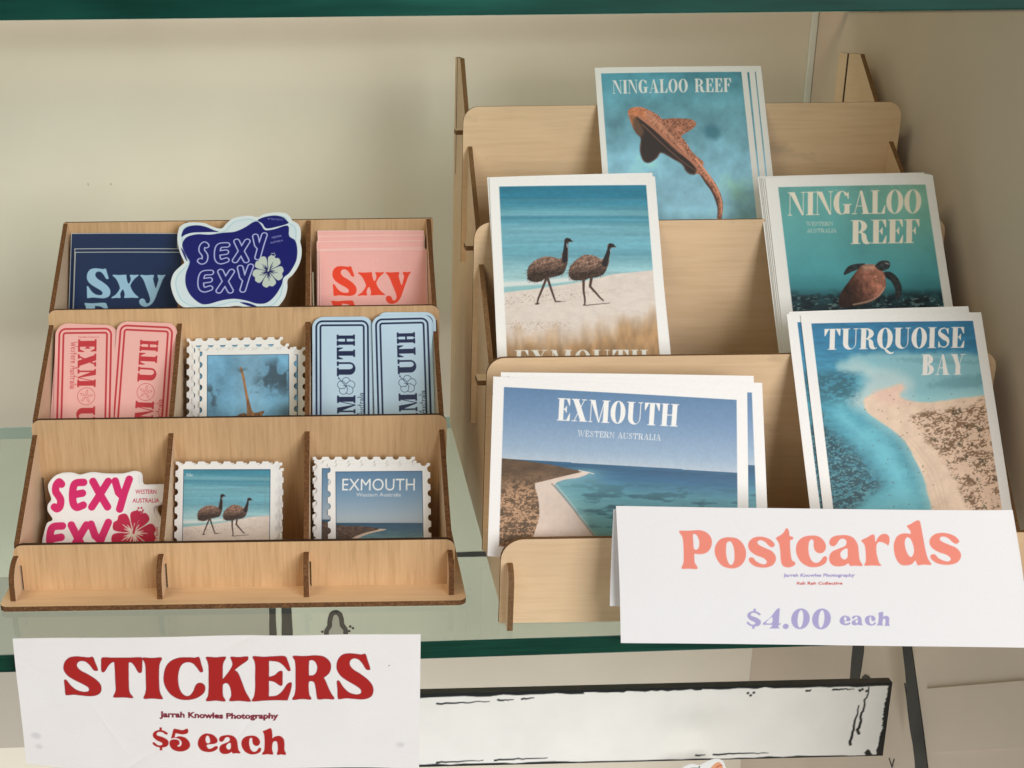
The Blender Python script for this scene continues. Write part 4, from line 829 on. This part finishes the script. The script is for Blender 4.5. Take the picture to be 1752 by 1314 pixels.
def blue_blob():
    f = mapz(0, 30, 92, 83.6 / 1570, 80 / 1170); cv = Canvas(83.6, 80, .3, (222, 234, 240))
    O = f(smooth([(60, 310), (80, 260), (150, 220), (250, 212), (380, 225), (480, 265), (590, 290), (650, 230), (720, 170), (830, 140), (950, 132), (1040, 150), (1120, 110), (1250, 92), (1380, 100), (1440, 140), (1470, 190), (1540, 230), (1580, 300), (1585, 400), (1580, 450), (1600, 540), (1595, 650), (1560, 750), (1500, 840), (1440, 900), (1440, 1000), (1410, 1110), (1330, 1210), (1240, 1250), (1100, 1262), (1000, 1240), (900, 1205), (800, 1200), (700, 1225), (560, 1255), (430, 1262), (280, 1240), (150, 1180), (80, 1090), (35, 980), (30, 900), (60, 810), (150, 720), (165, 690), (110, 590), (70, 480), (55, 400)], 4))
    d = cv.sd_poly([O], (slice(None), slice(None)))
    cv.blend(np.clip(1 - np.abs(d + 3.2) / .7, 0, 1) * .8, (160, 206, 222)); cv.blend(sstep(-3.2, -4, d) * .5, (206, 226, 238))
    NV = (20, 24, 110)
    for P in ([(200, 830), (235, 700), (200, 640), (130, 520), (130, 450), (180, 390), (300, 360), (450, 365), (560, 350), (640, 340), (760, 330), (880, 280), (980, 215), (1040, 205), (1090, 250), (1140, 310), (1250, 300), (1420, 255), (1440, 380), (1510, 430), (1540, 500), (1548, 600), (1530, 700), (1460, 820), (1390, 880), (1370, 960), (1300, 1080), (1200, 1165), (1080, 1175), (950, 1140), (800, 1120), (650, 1140), (500, 1180), (400, 1170), (280, 1080), (210, 960)],
              [(105, 390), (120, 310), (180, 265), (290, 250), (400, 270), (500, 310), (560, 330), (430, 335), (250, 340), (160, 362)],
              [(1040, 190), (1120, 150), (1250, 130), (1350, 150), (1400, 190), (1420, 230), (1250, 278), (1150, 288), (1100, 230)],
              [(880, 1160), (980, 1168), (1080, 1205), (1040, 1212), (950, 1190)], [(110, 520), (160, 580), (205, 680), (180, 660), (130, 570)]):
        cv.poly([f(smooth(P, 4))], NV)
    lc = (186, 192, 240)
    fat_letters(cv, [('S', (318, 430, 472, 738)), ('E', (512, 435, 725, 735)), ('X', (748, 395, 970, 722)), ('Y', (980, 328, 1175, 682)), ('E', (338, 762, 550, 1062)), ('X', (575, 755, 800, 1075)), ('Y', (815, 703, 1025, 1060))], f, 42, None, 15, lc)
    hibiscus(cv, f, 1200, 800, 185, (196, 208, 200), (24, 28, 90), -62)
    plain_text(cv, 'WESTERN', f, 1222, 1345, 392, 416, lc, slope=-.2); plain_text(cv, 'AUSTRALIA', f, 1212, 1365, 452, 476, lc, slope=-.2); plain_text(cv, 'RAH RAH COLLECTIVE', f, 1168, 1352, 160, 178, lc, slope=.08)
    return sheet_mesh('die_cut_sticker', cv, .5, VINYL, keep=inside(cv, O, .15), outline=O, rim=(.76, .80, .82))
LB = .84
put('die_cut_sticker', blue_blob(), (-110.0, 782.6, 187.4), LB, rad(-.8), 'navy blue SEXY EXY wavy sticker lying across the top middle pocket', 'sticker')

def text_card(bgc, fg, rimc, wd=71.5):
    cv = Canvas(wd, 66, .3, bgc); cv.c *= (1 + .04 * (fbm(cv.X * .1, cv.Y * .1, 131) - .5))[..., None]
    k = wd / 71.5
    soft = lambda ch, bb: cv.poly(fit(SOFTC[ch], bb), fg)
    e_ = 1 - inpic(cv, (.38, .38, wd - .38, 65.6)); cv.blend(e_, rimc)
    soft('S', (8.4 * k, 11.2, 24.4 * k, 31.6)); soft('x', (25.2 * k, 15.6, 43.2 * k, 31.6)); soft('y', (43.6 * k, 15.6, 60.6 * k, 37.4))
    soft('E', (7.2 * k, 34.6, 24.4 * k, 55)); soft('x', (25.2 * k, 38.6, 43.2 * k, 55)); soft('y', (43.6 * k, 38.6, 60.6 * k, 60))
    return cv
NAVY = (8, 38, 80)
men = sheet_mesh('sticker_card', text_card(NAVY, (150, 190, 216), (206, 210, 208)), .4, CARD, bow(71.5, .6), edge=(.72, .72, .70))
cvb = Canvas(71.5, 66, .6, NAVY)
for i, (dx, du, lb) in enumerate(((0, 0, 'navy card reading Sxy in pale blue, front of the top left pocket'), (-.6, 2.6, 'plain topped navy card just behind the Sxy navy card'), (-3.4, 13.6, 'rearmost navy card standing highest in the top left pocket'))):
    put('sticker_card', men, shifted((-178.2, 771.6, 163.6), .45, dx, du, [0, .9, 2.4][i]), .45, rad(-.7), lb, 'card', 'navy cards in the top left pocket')
mep = sheet_mesh('sticker_card', text_card((238, 178, 172), (232, 66, 36), (246, 214, 206)), .4, CARD, bow(71.5, .5), edge=(.74, .66, .63))
PK = ['pink card reading Sxy in red, front of the top right pocket', 'second pink card, just behind the red Sxy card', 'third pink card of the top right pocket, counted from the red Sxy card', 'fourth pink card in the top right pocket, next to the rearmost', 'rearmost and highest pink card in the top right pocket']
for i, (dx, du) in enumerate(((0, 0), (-1.4, .8), (-1.8, 6.4), (-1.0, 10.2), (-1.2, 14.2))):
    put('sticker_card', mep, shifted((-15.4, 771.4, 162.9), .45, dx, du, i * .7), .45, rad([0, .3, -.2, .1, -.6][i]), PK[i], 'card', 'pink cards in the top right pocket')

# ------------------------------------------------------------------ bookmark stickers
def rrect(w_, h_, r, inset=0):
    x0, y0, x1, y1 = inset, inset, w_ - inset, h_ - inset; r = max(r - inset, .5); p = []
    for cx, cy, a in ((x1 - r, y0 + r, -90), (x1 - r, y1 - r, 0), (x0 + r, y1 - r, 90), (x0 + r, y0 + r, 180)): p += arc(cx, cy, r, a, a + 90, 8)
    return np.array(p)
BWD, BHT = 37.6, 84.0
def bookmark(bgc, fg, kind):
    cv = Canvas(BWD, BHT, .22, bgc); O = rrect(BWD, BHT, 6.5)
    if kind == 'flower': cv.c *= (1 + .03 * (fbm(cv.X * .1, cv.Y * .1, 141) - .5))[..., None]
    d = cv.sd_poly([O], (slice(None), slice(None)))
    for ins, wd in ((2.5, .6), (5.1, .6)): cv.blend(np.clip(.5 - (np.abs(d + ins) - wd) / cv.p, 0, 1), fg)
    dk = fg
    fI = homog([(0, 0), (1, 0), (1, 1), (0, 1)], [(0, 0), (1, 0), (1, 1), (0, 1)])
    LEN = {'E': 8.8, 'X': 9.4, 'M': 11.4, '*': 11.6, 'U': 10.2, 'T': 8.6, 'H': 8.8}
    if kind == 'down':   # lettering reads downwards
        g = lambda c: np.c_[26.0 - c[:, 1] * .115, c[:, 0]]; pen = 9.2
    else:
        g = lambda c: np.c_[15.4 + c[:, 1] * .115, 80.4 - c[:, 0]]; pen = 0.0
    for ch in 'EXM*UTH':
        if ch == '*':
            q = g(np.array([[pen + 5.6, 50.0]]))[0]
            if kind == 'flower':
                for k in range(5):
                    a = rad(-90 + 72 * k); e = ell(q[0] + 3.1 * math.cos(a), q[1] + 3.1 * math.sin(a), 2.5, 2.5, n=20); sl = cv._box([e], 1)
                    cv.poly([e], bgc); dd = cv.sd_poly([e], sl); cc = cv.c[sl]; m_ = np.clip(.5 - (np.abs(dd) - .16) / cv.p, 0, 1); cc += m_[..., None] * (np.array(dk, float) - cc)
                cv.dot(q, 1.6, bgc)
                for k in range(5):
                    a = rad(-90 + 72 * k); cv.stroke(np.array([q, q + (2.4 * math.cos(a), 2.4 * math.sin(a))]), .2, dk, .08)
                cv.stroke(np.array([q, q + (-4.2, -4.6)]), .2, dk); cv.dot(q + (-4.6, -5.2), .5, dk)
            else:
                e = ell(q[0], q[1], 5.4, 5.4, n=36); sl = cv._box([e], 1); dd = cv.sd_poly([e], sl); cc = cv.c[sl]; m_ = np.clip(.5 - (np.abs(dd) - .14) / cv.p, 0, 1); cc += m_[..., None] * (np.array(dk, float) - cc)
                for k in range(5):
                    a = rad(-90 + 72 * k + 8); n_ = np.array((-math.sin(a), math.cos(a))); u_ = np.array((math.cos(a), math.sin(a)))
                    P_ = np.array([q + u_ * .6, q + u_ * 2.4 + n_ * .7, q + u_ * 4.2, q + u_ * 2.4 - n_ * .7, q + u_ * .6]); cv.stroke(P_, .1, dk)
        else:
            wd, groups = serif_glyph(ch, 30, 10, 10); k = (LEN[ch] - .5) / wd
            for gr in groups: cv.poly([g(np.c_[pen + c[:, 0] * k, c[:, 1]]) for c in gr], dk)
        pen += LEN[ch] + .35
    if kind == 'down':
        script_text(cv, 'Western Australia', fI, 10.0, 11, 4.6, 90, dk, .16); plain_text(cv, 'Rah Rah Collective', fI, 14.5, 27.5, 7.2, 8.2, dk)
    else: script_text(cv, 'Western Australia', fI, 32.4, 78, 4.6, -90, dk, .16)
    return sheet_mesh('bookmark_sticker', cv, .5, VINYL, keep=inside(cv, O, .05), outline=O, rim=tuple(srgb(bgc)), edge=(.78, .77, .76))
PINK, RED, SKY, NVY = (243, 184, 176), (196, 58, 66), (188, 214, 232), (20, 34, 72)
bk_p1 = bookmark(PINK, RED, 'down'); bk_p2 = bookmark(PINK, RED, 'shell'); bk_b = bookmark(SKY, NVY, 'flower')
LM = .45
for i, (dx, du, dr) in enumerate(((0, 0, 0), (.6, 1.4, -2.4), (1.4, 1.9, -3.5))):
    put('bookmark_sticker', bk_p1, shifted((-181.5, 716.6, 127.6), LM, dx, du, i * .8), LM, rad(-.2 + dr), ['left pink bookmark sticker reading EXM downwards, front of its pile', 'pink bookmark sticker just behind the one reading EXM downwards', 'rearmost tilted pink bookmark sticker of the left pink pile'][i], 'sticker', 'pink bookmark stickers at the left')
for i, (dx, du, dr) in enumerate(((0, 0, 0), (.5, .3, .4))):
    put('bookmark_sticker', bk_p2, shifted((-142.8, 717.6, 129.4), LM, dx, du, i * .8), LM, rad(-3.4 + dr), ['right pink bookmark sticker reading MOUTH upwards, front of its pile', 'pink bookmark sticker hidden closely behind the one reading MOUTH upwards'][i], 'sticker', 'pink bookmark stickers at the right')
for i, (dx, du, dr) in enumerate(((0, 0, 0), (.5, .5, .2))):
    put('bookmark_sticker', bk_b, shifted((-19.7, 718.6, 130.0), LM, dx, du, i * .8), LM, rad(-.4 + dr), ['left pale blue bookmark sticker with navy lettering, front of its pile', 'pale blue bookmark sticker closely behind the left blue one'][i], 'sticker', 'blue bookmark stickers at the left')
for i, (dx, du, dr) in enumerate(((0, 0, 0), (1.0, .5, -.6), (3.0, 2.6, -1.2))):
    put('bookmark_sticker', bk_b, shifted((17.9, 717.0, 131.0), LM, dx, du, i * .9), LM, rad(.6 + dr), ['right pale blue bookmark sticker with navy lettering, front of the taller pile', 'middle pale blue bookmark sticker of the taller right pile', 'rearmost and highest pale blue bookmark sticker of the right pile'][i], 'sticker', 'blue bookmark stickers at the right')

# ------------------------------------------------------------------ stamp stickers
def stamp_outline(w_, h_, nx, ny, r=1.5):
    p = []
    def side(a, b, n):
        a = np.array(a, float); b = np.array(b, float); u = (b - a) / np.linalg.norm(b - a); inw = np.array((-u[1], u[0])); L = np.linalg.norm(b - a); step = L / n
        p.append(tuple(a))
        for k in range(n):
            c = a + u * step * (k + .5)
            for q in range(9):
                t = math.pi * q / 8; p.append(tuple(c - u * r * math.cos(t) + inw * r * .92 * math.sin(t)))
    side((0, 0), (w_, 0), nx); side((w_, 0), (w_, h_), ny); side((w_, h_), (0, h_), nx); side((0, h_), (0, 0), ny)
    return np.array(p)
SWD, SHT = 61.0, 72.0
STO = stamp_outline(SWD, SHT, 8, 10, 1.95)
def stamp(paint):
    r = (4.6, 4.6, SWD - 4.6, SHT - 4.6); cv = Canvas(SWD - 8.4, SHT - 8.4, .26, WHITE); cv.X = cv.X + 4.2; cv.Y = cv.Y + 4.2; cv.x = cv.x + 4.2; cv.y = cv.y + 4.2
    base = start(cv); m_ = inpic(cv, r); paint(cv); cv.blend(np.clip(1 - inpic(cv, (5.0, 5.0, SWD - 5.0, SHT - 5.0)), 0, 1) * .8, (40, 70, 100)); finish(cv, base, m_)
    return sheet_mesh('stamp_sticker', cv, .5, VINYL, outline=STO, rim=(.84, .83, .80), edge=(.80, .79, .76))
def p_emu(cv):
    k = 1 / .581; a = lambda X, Y: (425 + (X - 1165) / .581, 486 + (Y - 518) / .60)
    f = homog([a(1085, 360), a(1597, 352), a(1592, 810), a(1070, 820)], [(4.6, 4.6), (56.4, 4.6), (56.4, 49.6), (4.6, 49.6)])
    paint_emus(cv, f, -60); plain_text(cv, '50c', homog([(0, 0), (1, 0), (1, 1), (0, 1)], [(0, 0), (1, 0), (1, 1), (0, 1)]), 6.4, 10.4, 7.0, 8.8, (214, 228, 230))
    q = lambda p: np.c_[54.0 + (np.atleast_2d(p)[:, 1]), 26 - np.atleast_2d(p)[:, 0]]; q.scale = 1
    plain_text(cv, 'RAH RAH COLLECTIVE', q, 0, 17, -1.4, 0, (110, 150, 160))
def p_shark(cv):
    f = homog([(207, 825), (640, 822), (640, 1155), (203, 1158)], [(4.6, 4.6), (56.4, 4.6), (56.4, 45), (4.6, 45)]); U, V = cv.art(f)
    cv.c = np.array((112, 170, 204)) * (1 + .5 * (fbm(U / 120, V / 120, 151) - .5) + .12 * (fbm(U / 16, V / 16, 152) - .5))[..., None]
    cv.blend(sstep(300, 420, U) * sstep(560, 460, U) * .25, (176, 208, 224))
    rk = fbm(U / 50, V / 50, 153); rg = np.clip(sstep(470, 560, U + .45 * (860 - V) * -1) * sstep(1080, 960, V) * sstep(830, 900, V + .2 * (U - 500)), 0, 1) + sstep(290, 220, U) * sstep(960, 1010, V) * sstep(1130, 1090, V)
    cv.blend(np.clip(rg, 0, 1) * sstep(.44, .58, rk) * .75, (58, 74, 84)); cv.blend(sstep(1050, 1130, V) * sstep(520, 640, U) * .6, (64, 78, 82))
    br = np.array((150, 108, 70)) * (1 + .7 * (fbm(U / 10, V / 60, 155, 3) - .5))[..., None]
    cv.poly([f(smooth([(378, 892), (390, 892), (402, 930), (414, 1000), (432, 1080), (452, 1128), (505, 1118), (495, 1145), (470, 1200), (398, 1200), (412, 1150), (414, 1090), (401, 1000), (388, 930)], 4))], br)
    cv.poly([f(smooth([(405, 1130), (350, 1150), (330, 1175), (420, 1175)], 4))], br * .8)
    cv.blend(np.exp(-(((U - 392) / 22) ** 2 + ((V - 905) / 12) ** 2)) * sstep(.4, .55, rk) * .8, (50, 66, 72))
def p_coast(cv):
    f = homog([(568, 365), (1047, 362), (1055, 755), (580, 760)], [(4.6, 4.6), (56.4, 4.6), (56.4, 46.5), (4.6, 46.5)]); U, V = cv.art(f)
    cv.c = rows(cv, f, [(360, (84, 124, 160)), (500, (116, 150, 178)), (640, (164, 178, 186)), (651, (160, 172, 180)), (653, (40, 78, 106)), (680, (52, 92, 116)), (740, (112, 152, 158)), (850, (120, 160, 160))])
    cv.c *= (1 + sstep(650, 660, V) * .3 * (fbm(U / 60, V / 8, 161) - .5))[..., None]
    cv.poly([f(smooth([(820, 684), (850, 690), (760, 712), (690, 745), (650, 800), (560, 800), (560, 700), (700, 680)], 4))], (206, 186, 168))
    land = np.array((88, 68, 54)) * (1 + .9 * (fbm(U / 14, V / 7, 163, 3) - .5))[..., None]
    cv.poly([f(smooth([(540, 666), (620, 668), (720, 670), (815, 684), (740, 706), (670, 735), (625, 790), (540, 790)], 4))], land)
    plain_text(cv, 'EXMOUTH', f, 608, 1006, 402, 472, (232, 234, 232)); plain_text(cv, 'Western Australia', f, 686, 930, 484, 506, (222, 226, 226))
st_e, st_s, st_c = stamp(p_emu), stamp(p_shark), stamp(p_coast)
LS = .45
E_ = [('front of its pile', 0, 0, 0), ('second in the pile', .9, -.4, -.5), ('third in the pile', 2.2, -.9, .3), ('rearmost of the pile', 3.0, -3.2, -.6)]
for i, (lb, dx, du, dr) in enumerate(E_):
    put('stamp_sticker', st_e, shifted((-100.8, 650.6, 60.0), LS, dx, du, i * .85), LS, rad(-.7 + dr), ['emu stamp sticker at the front of the bottom middle pocket', 'second stamp sticker of the emu pile, close behind the emu stamp', 'third stamp sticker of the emu pile, its perforated right edge showing', 'rearmost stamp sticker of the emu pile, lowest at its right edge'][i], 'sticker', 'emu stamp stickers')
for i, (dx, du, dr, lb) in enumerate(((0, 0, 0, 'shark stamp sticker with a brown tail, front of the centre pocket'), (5.6, .3, -.5, 'stamp sticker jutting out to the right behind the shark stamp'), (-4.8, 2.4, 0, 'stamp sticker jutting out left behind the shark stamp'), (-8.6, 6.6, .3, 'rearmost and highest stamp sticker in the centre pocket'))):
    put('stamp_sticker', st_s, shifted((-91.0, 712.6, 112.6), LS, dx, du, i * .85), LS, rad(dr), lb, 'sticker', 'shark stamp stickers')
for i, (dx, du, dr, lb) in enumerate(((0, 0, 0, 'coast stamp sticker reading EXMOUTH, front of the bottom right pocket'), (-8.0, 2.2, -.6, 'stamp sticker showing a blue strip left of the EXMOUTH stamp'), (-8.8, 4.4, -.4, 'rearmost and highest stamp sticker in the bottom right pocket'))):
    put('stamp_sticker', st_c, shifted((-10.6, 650.2, 57.4), LS, dx, du, i * .85), LS, rad(-.3 + dr), lb, 'sticker', 'coast stamp stickers')

# pink SEXY EXY die-cut
def pink_sexy():
    f = mapz(0, 250, 405, 69.8 / 690, .1003); cv = Canvas(74, 80, .26, (244, 240, 238))
    O = f(smooth([(255, 1000), (255, 840), (262, 780), (280, 712), (312, 690), (282, 640), (282, 600), (300, 570), (280, 510), (285, 470), (330, 425), (400, 418), (450, 430), (520, 416), (600, 424), (700, 424), (770, 410), (806, 425), (818, 485), (880, 490), (950, 490), (967, 515), (965, 560), (940, 602), (905, 618), (905, 650), (930, 690), (950, 712), (962, 760), (962, 1000)], 4))
    MG = (214, 36, 106); RD = (196, 36, 74)
    fat_letters(cv, [('S', (296, 440, 386, 652)), ('E', (397, 440, 512, 644)), ('X', (517, 438, 655, 642)), ('Y', (650, 432, 776, 652)), ('E', (272, 696, 396, 905)), ('X', (398, 694, 534, 905)), ('Y', (515, 686, 660, 905))], f, 22, MG)
    hibiscus(cv, f, 786, 770, 130, RD, (240, 226, 214), -70)
    plain_text(cv, 'WESTERN', f, 792, 915, 514, 540, RD, .012); plain_text(cv, 'AUSTRALIA', f, 776, 932, 566, 592, RD, .012)
    q = lambda p: f(np.c_[930 + np.atleast_2d(p)[:, 1], 850 - np.atleast_2d(p)[:, 0]]); plain_text(cv, 'RAH RAH', q, 0, 112, -14, 0, RD, .012)
    return sheet_mesh('die_cut_sticker', cv, .5, VINYL, keep=inside(cv, O, .15), outline=O, rim=(.84, .82, .81))
meps = pink_sexy()
for i, (dx, du) in enumerate(((0, 0), (1.2, .6), (2.0, .4))):
    put('die_cut_sticker', meps, shifted((-179.6, 649.6, 53.0), LS, dx, du + 2.2, i * .9), LS, rad(-.6), ['white SEXY EXY sticker with magenta letters, front of the bottom left pocket', 'white edged sticker just behind the magenta SEXY EXY sticker', 'rearmost white edged sticker behind the magenta SEXY EXY sticker'][i], 'sticker', 'magenta lettered stickers')

# ------------------------------------------------------------------ price signs
def crease(X, Y, seed, amp):
    a = fbm(X / 60, Y / 46, seed, 2); z = amp * 1.2 * (a - .5) + amp * .03 * (fbm(X / 6, Y / 6, seed + 5, 2) - .5)
    r_ = np.random.default_rng(seed)
    for k in range(7):      # short straight handling creases that die out
        cx, cy, an, ln = r_.uniform(0, 205), r_.choice([r_.uniform(0, 18), r_.uniform(45, 78), r_.uniform(0, 78)]), r_.uniform(-1.2, 1.2), r_.uniform(7, 20)
        u = (X - cx) * math.cos(an) + (Y - cy) * math.sin(an); v = -(X - cx) * math.sin(an) + (Y - cy) * math.cos(an)
        z = z + amp * .13 * r_.choice([-1, 1]) * np.exp(-np.abs(v) / 1.6) * np.exp(-(u / ln) ** 2)
    return z

def sticker_sign():
    W_, H_ = 207.0, 78.0; cv = Canvas(W_, H_, .3, (233, 230, 226))
    k = 2.3676; px = lambda X, Y, s_, ox, oy: (ox + X / s_, oy + Y / s_)
    src = [(25, 1087.5), (719.3, 1085.5), (718, 1314), (46.5, 1299)]; g = homog(src, [(0, 0), (W_, 0), (W_, 79), (0, 73)])
    f = lambda p: g(np.c_[90 + np.atleast_2d(p)[:, 0] / 5.652, 1090 + np.atleast_2d(p)[:, 1] / 5.652]); f.scale = g.scale / 5.652
    cv.c *= (1 + .02 * (fbm(cv.X / 20, cv.Y / 20, 171) - .5))[..., None]
    RDK = (168, 34, 30); OUT = (120, 26, 44)
    def tr(ch, dx=0):
        cs = [f(c + (dx, 0)) for c in SOFTC[ch]]; cv.poly(cs, OUT, grow=.10); cv.poly(cs, RDK, grow=-.12)
    for ch in 'STICK': tr(ch)
    for ch in 'ER': tr(ch, 1582.5)
    cs = fit(SOFTC['S'], (1582.5 + 1164, 157, 1582.5 + 1520, 592)); cs = [f(c) for c in cs]; cv.poly(cs, OUT, grow=.10); cv.poly(cs, RDK, grow=-.12)
    plain_text(cv, 'Jarrah Knowles Photography', f, 1040, 2188, 688, 742, (120, 30, 46), .045, slope=.024)
    for ch in '$': 
        c_ = fit(SOFTC['$'], (972, 866, 1128, 1030)); cv.poly([f(c) for c in c_], RDK)
        cv.poly([f(rect(1038, 842, 1062, 880))], RDK); cv.poly([f(rect(1042, 1015, 1066, 1056))], RDK)
    cv.poly([f(c) for c in SOFTC['5']], RDK); cv.poly([f(c) for c in SOFTC['e']], RDK)
    for ch, bb in (('a', (1614, 920, 1822, 1105)), ('c', (1830, 930, 2022, 1115))): cv.poly([f(c) for c in fit(SOFTC[ch], bb)], RDK)
    cv.poly([f(c + (1582.5, 0)) for c in SOFTC['h']], RDK)
    for (x_, y_, r_) in ((6.5, 60, 2.2), (7.6, 66.5, 1.6), (197, 64, 1.8)): cv.poly([ell(x_, y_, r_ * 1.3, r_, n=14)], (176, 176, 178), soft=2.2, alpha=.4)
    cv.dot((191, 17.5), .3, (90, 80, 80))
    def shp(X, Y):
        v = Y / H_; u = X / W_
        x = X + .6 * v * (1 - u); y = Y - 5.0 * v * np.clip(1 - u * 3.2, 0, 1) ** 2 + 1.2 * np.sin(u * 5) * v
        z = crease(X, Y, 175, 2.2) + 2.4 * v * v - 1.5 * (1 - v) ** 4 + 2.0 * u ** 6 * v
        return x, y, z
    return sheet_mesh('price_sign', cv, .15, PAPER, shp, edge=(.82, .82, .81))
put('price_sign', sticker_sign(), (-169.8, 527.5, 12.1), -.04, rad(-.4), 'creased white paper sign reading STICKERS $5 each on the shelf edge', 'sign')

def postcard_sign():
    W_, H_ = 204.0, 72.5; cv = Canvas(W_, H_, .3, (232, 231, 230))
    g = homog([(1052.7, 865.5), (1719, 875), (1744, 1099), (1066.3, 1107)], [(0, 0), (W_, 0), (W_, H_), (0, H_)])
    f = lambda p: g(np.c_[1150 + np.atleast_2d(p)[:, 0] / 6.2556, 880 + np.atleast_2d(p)[:, 1] / 6.2556]); f.scale = g.scale / 6.2556
    PKC = (234, 140, 122); VI = (170, 162, 202); dx = 250 * 6.2556
    for ch in 'Postc': cv.poly([f(c) for c in SOFTC[ch]], PKC)
    for ch in 'ard': cv.poly([f(c + (dx, 0)) for c in SOFTC[ch]], PKC)
    cv.poly([f(c) for c in fit(SOFTC['s'], (dx + 1150, 182, dx + 1465, 505))], PKC)
    plain_text(cv, 'Jarrah Knowles Photography', f, 1230, dx + 412, 612, 645, (160, 150, 194), .04, slope=-.012); plain_text(cv, 'Rah Rah Collective', f, 1376, dx + 290, 698, 728, (200, 110, 104), .04, slope=-.012)
    cv.poly([f(c) for c in SOFTC['$']], VI); [cv.poly([f(r_)], VI) for r_ in (rect(930, 998, 956, 1040), rect(930, 1186, 956, 1226))]
    cv.poly([f(c) for c in SOFTC['4']], VI); cv.poly([f(c) for c in SOFTC['.']], VI); cv.poly([f(c) for c in SOFTC['0']], VI); cv.poly([f(c + (221, -3)) for c in SOFTC['0']], VI)
    for ch, bb in (('e', (287, 1058, 402, 1166)), ('a', (412, 1056, 530, 1164)), ('c', (546, 1052, 660, 1164)), ('h', (672, 1008, 802, 1164))): cv.poly([f(c + (dx, 0)) for c in fit(SOFTC[ch], bb)], VI)
    def shp(X, Y):
        v = Y / H_; u = X / W_
        return X + 6.0 * v + 3.4 * v * u + 6 * v * u ** 5, Y, crease(X, Y, 185, 1.5) + 1.6 * np.sin(v * 3.14) - 3.0 * u ** 8 * (1 - v)
    return sheet_mesh('front_flap', cv, .15, PAPER, shp, edge=(.84, .84, .84))
sgn = empty('price_sign', (.24, .540, 0)); tag(sgn, 'white folded paper sign reading Postcards $4.00 each before the tall rack', 'sign')
ff = bpy.data.objects.new('front_flap', postcard_sign()); C.objects.link(ff); FM = frame((137.0, 545.6, 73.0), .15, rad(-1.6))
ff.parent = sgn; ff.matrix_parent_inverse = Matrix.Translation((-.24, -.540, 0)); ff.matrix_basis = FM
cv = Canvas(196, 52, 2, (232, 232, 232)); me = sheet_mesh('back_flap', cv, .15, PAPER, lambda X, Y: (X + 1.0 * Y / 52, Y, -1.0 * np.sin(Y / 52 * 3.14)), edge=(.84, .84, .84))
bf = bpy.data.objects.new('back_flap', me); C.objects.link(bf); bf.parent = sgn; bf.matrix_parent_inverse = Matrix.Translation((-.24, -.540, 0)); bf.matrix_basis = frame((136.2, 547.4, 70.6), .12, rad(-1.6))

# ------------------------------------------------------------------ small sticker below, at the foot of the picture
cv = Canvas(34, 30, .3, (238, 238, 234)); I2 = homog([(0, 0), (1, 0), (1, 1), (0, 1)], [(0, 0), (1, 0), (1, 1), (0, 1)])
O = smooth([(1, 29), (0, 14), (3, 6), (9, 3), (15, 4), (20, 2), (26, .5), (31, 2), (33, 8), (34, 18), (33, 29)], 5)
cv.poly([smooth([(4, 12), (8, 6), (15, 6), (18, 9), (12, 12), (8, 16)], 4)], (168, 172, 176)); cv.poly([smooth([(21, 9), (25, 4), (29, 3), (31, 8), (28, 12), (23, 13)], 4)], (232, 160, 108))
cv.stroke(smooth([(11, 9), (14, 7), (17, 8)], 4, False), .5, (74, 104, 60)); cv.stroke(smooth([(14, 7), (15, 5)], 4, False), .4, (74, 104, 60)); cv.stroke(smooth([(24, 11), (27, 6), (30, 5)], 4, False), .5, (206, 96, 60))
put('die_cut_sticker', sheet_mesh('die_cut_sticker', cv, .5, VINYL, keep=inside(cv, O, .15), outline=O, rim=(.85, .85, .83)), (221.5, 676, -170.5), .35, rad(2), 'small white sticker with an orange motif under the painted plank', 'sticker')
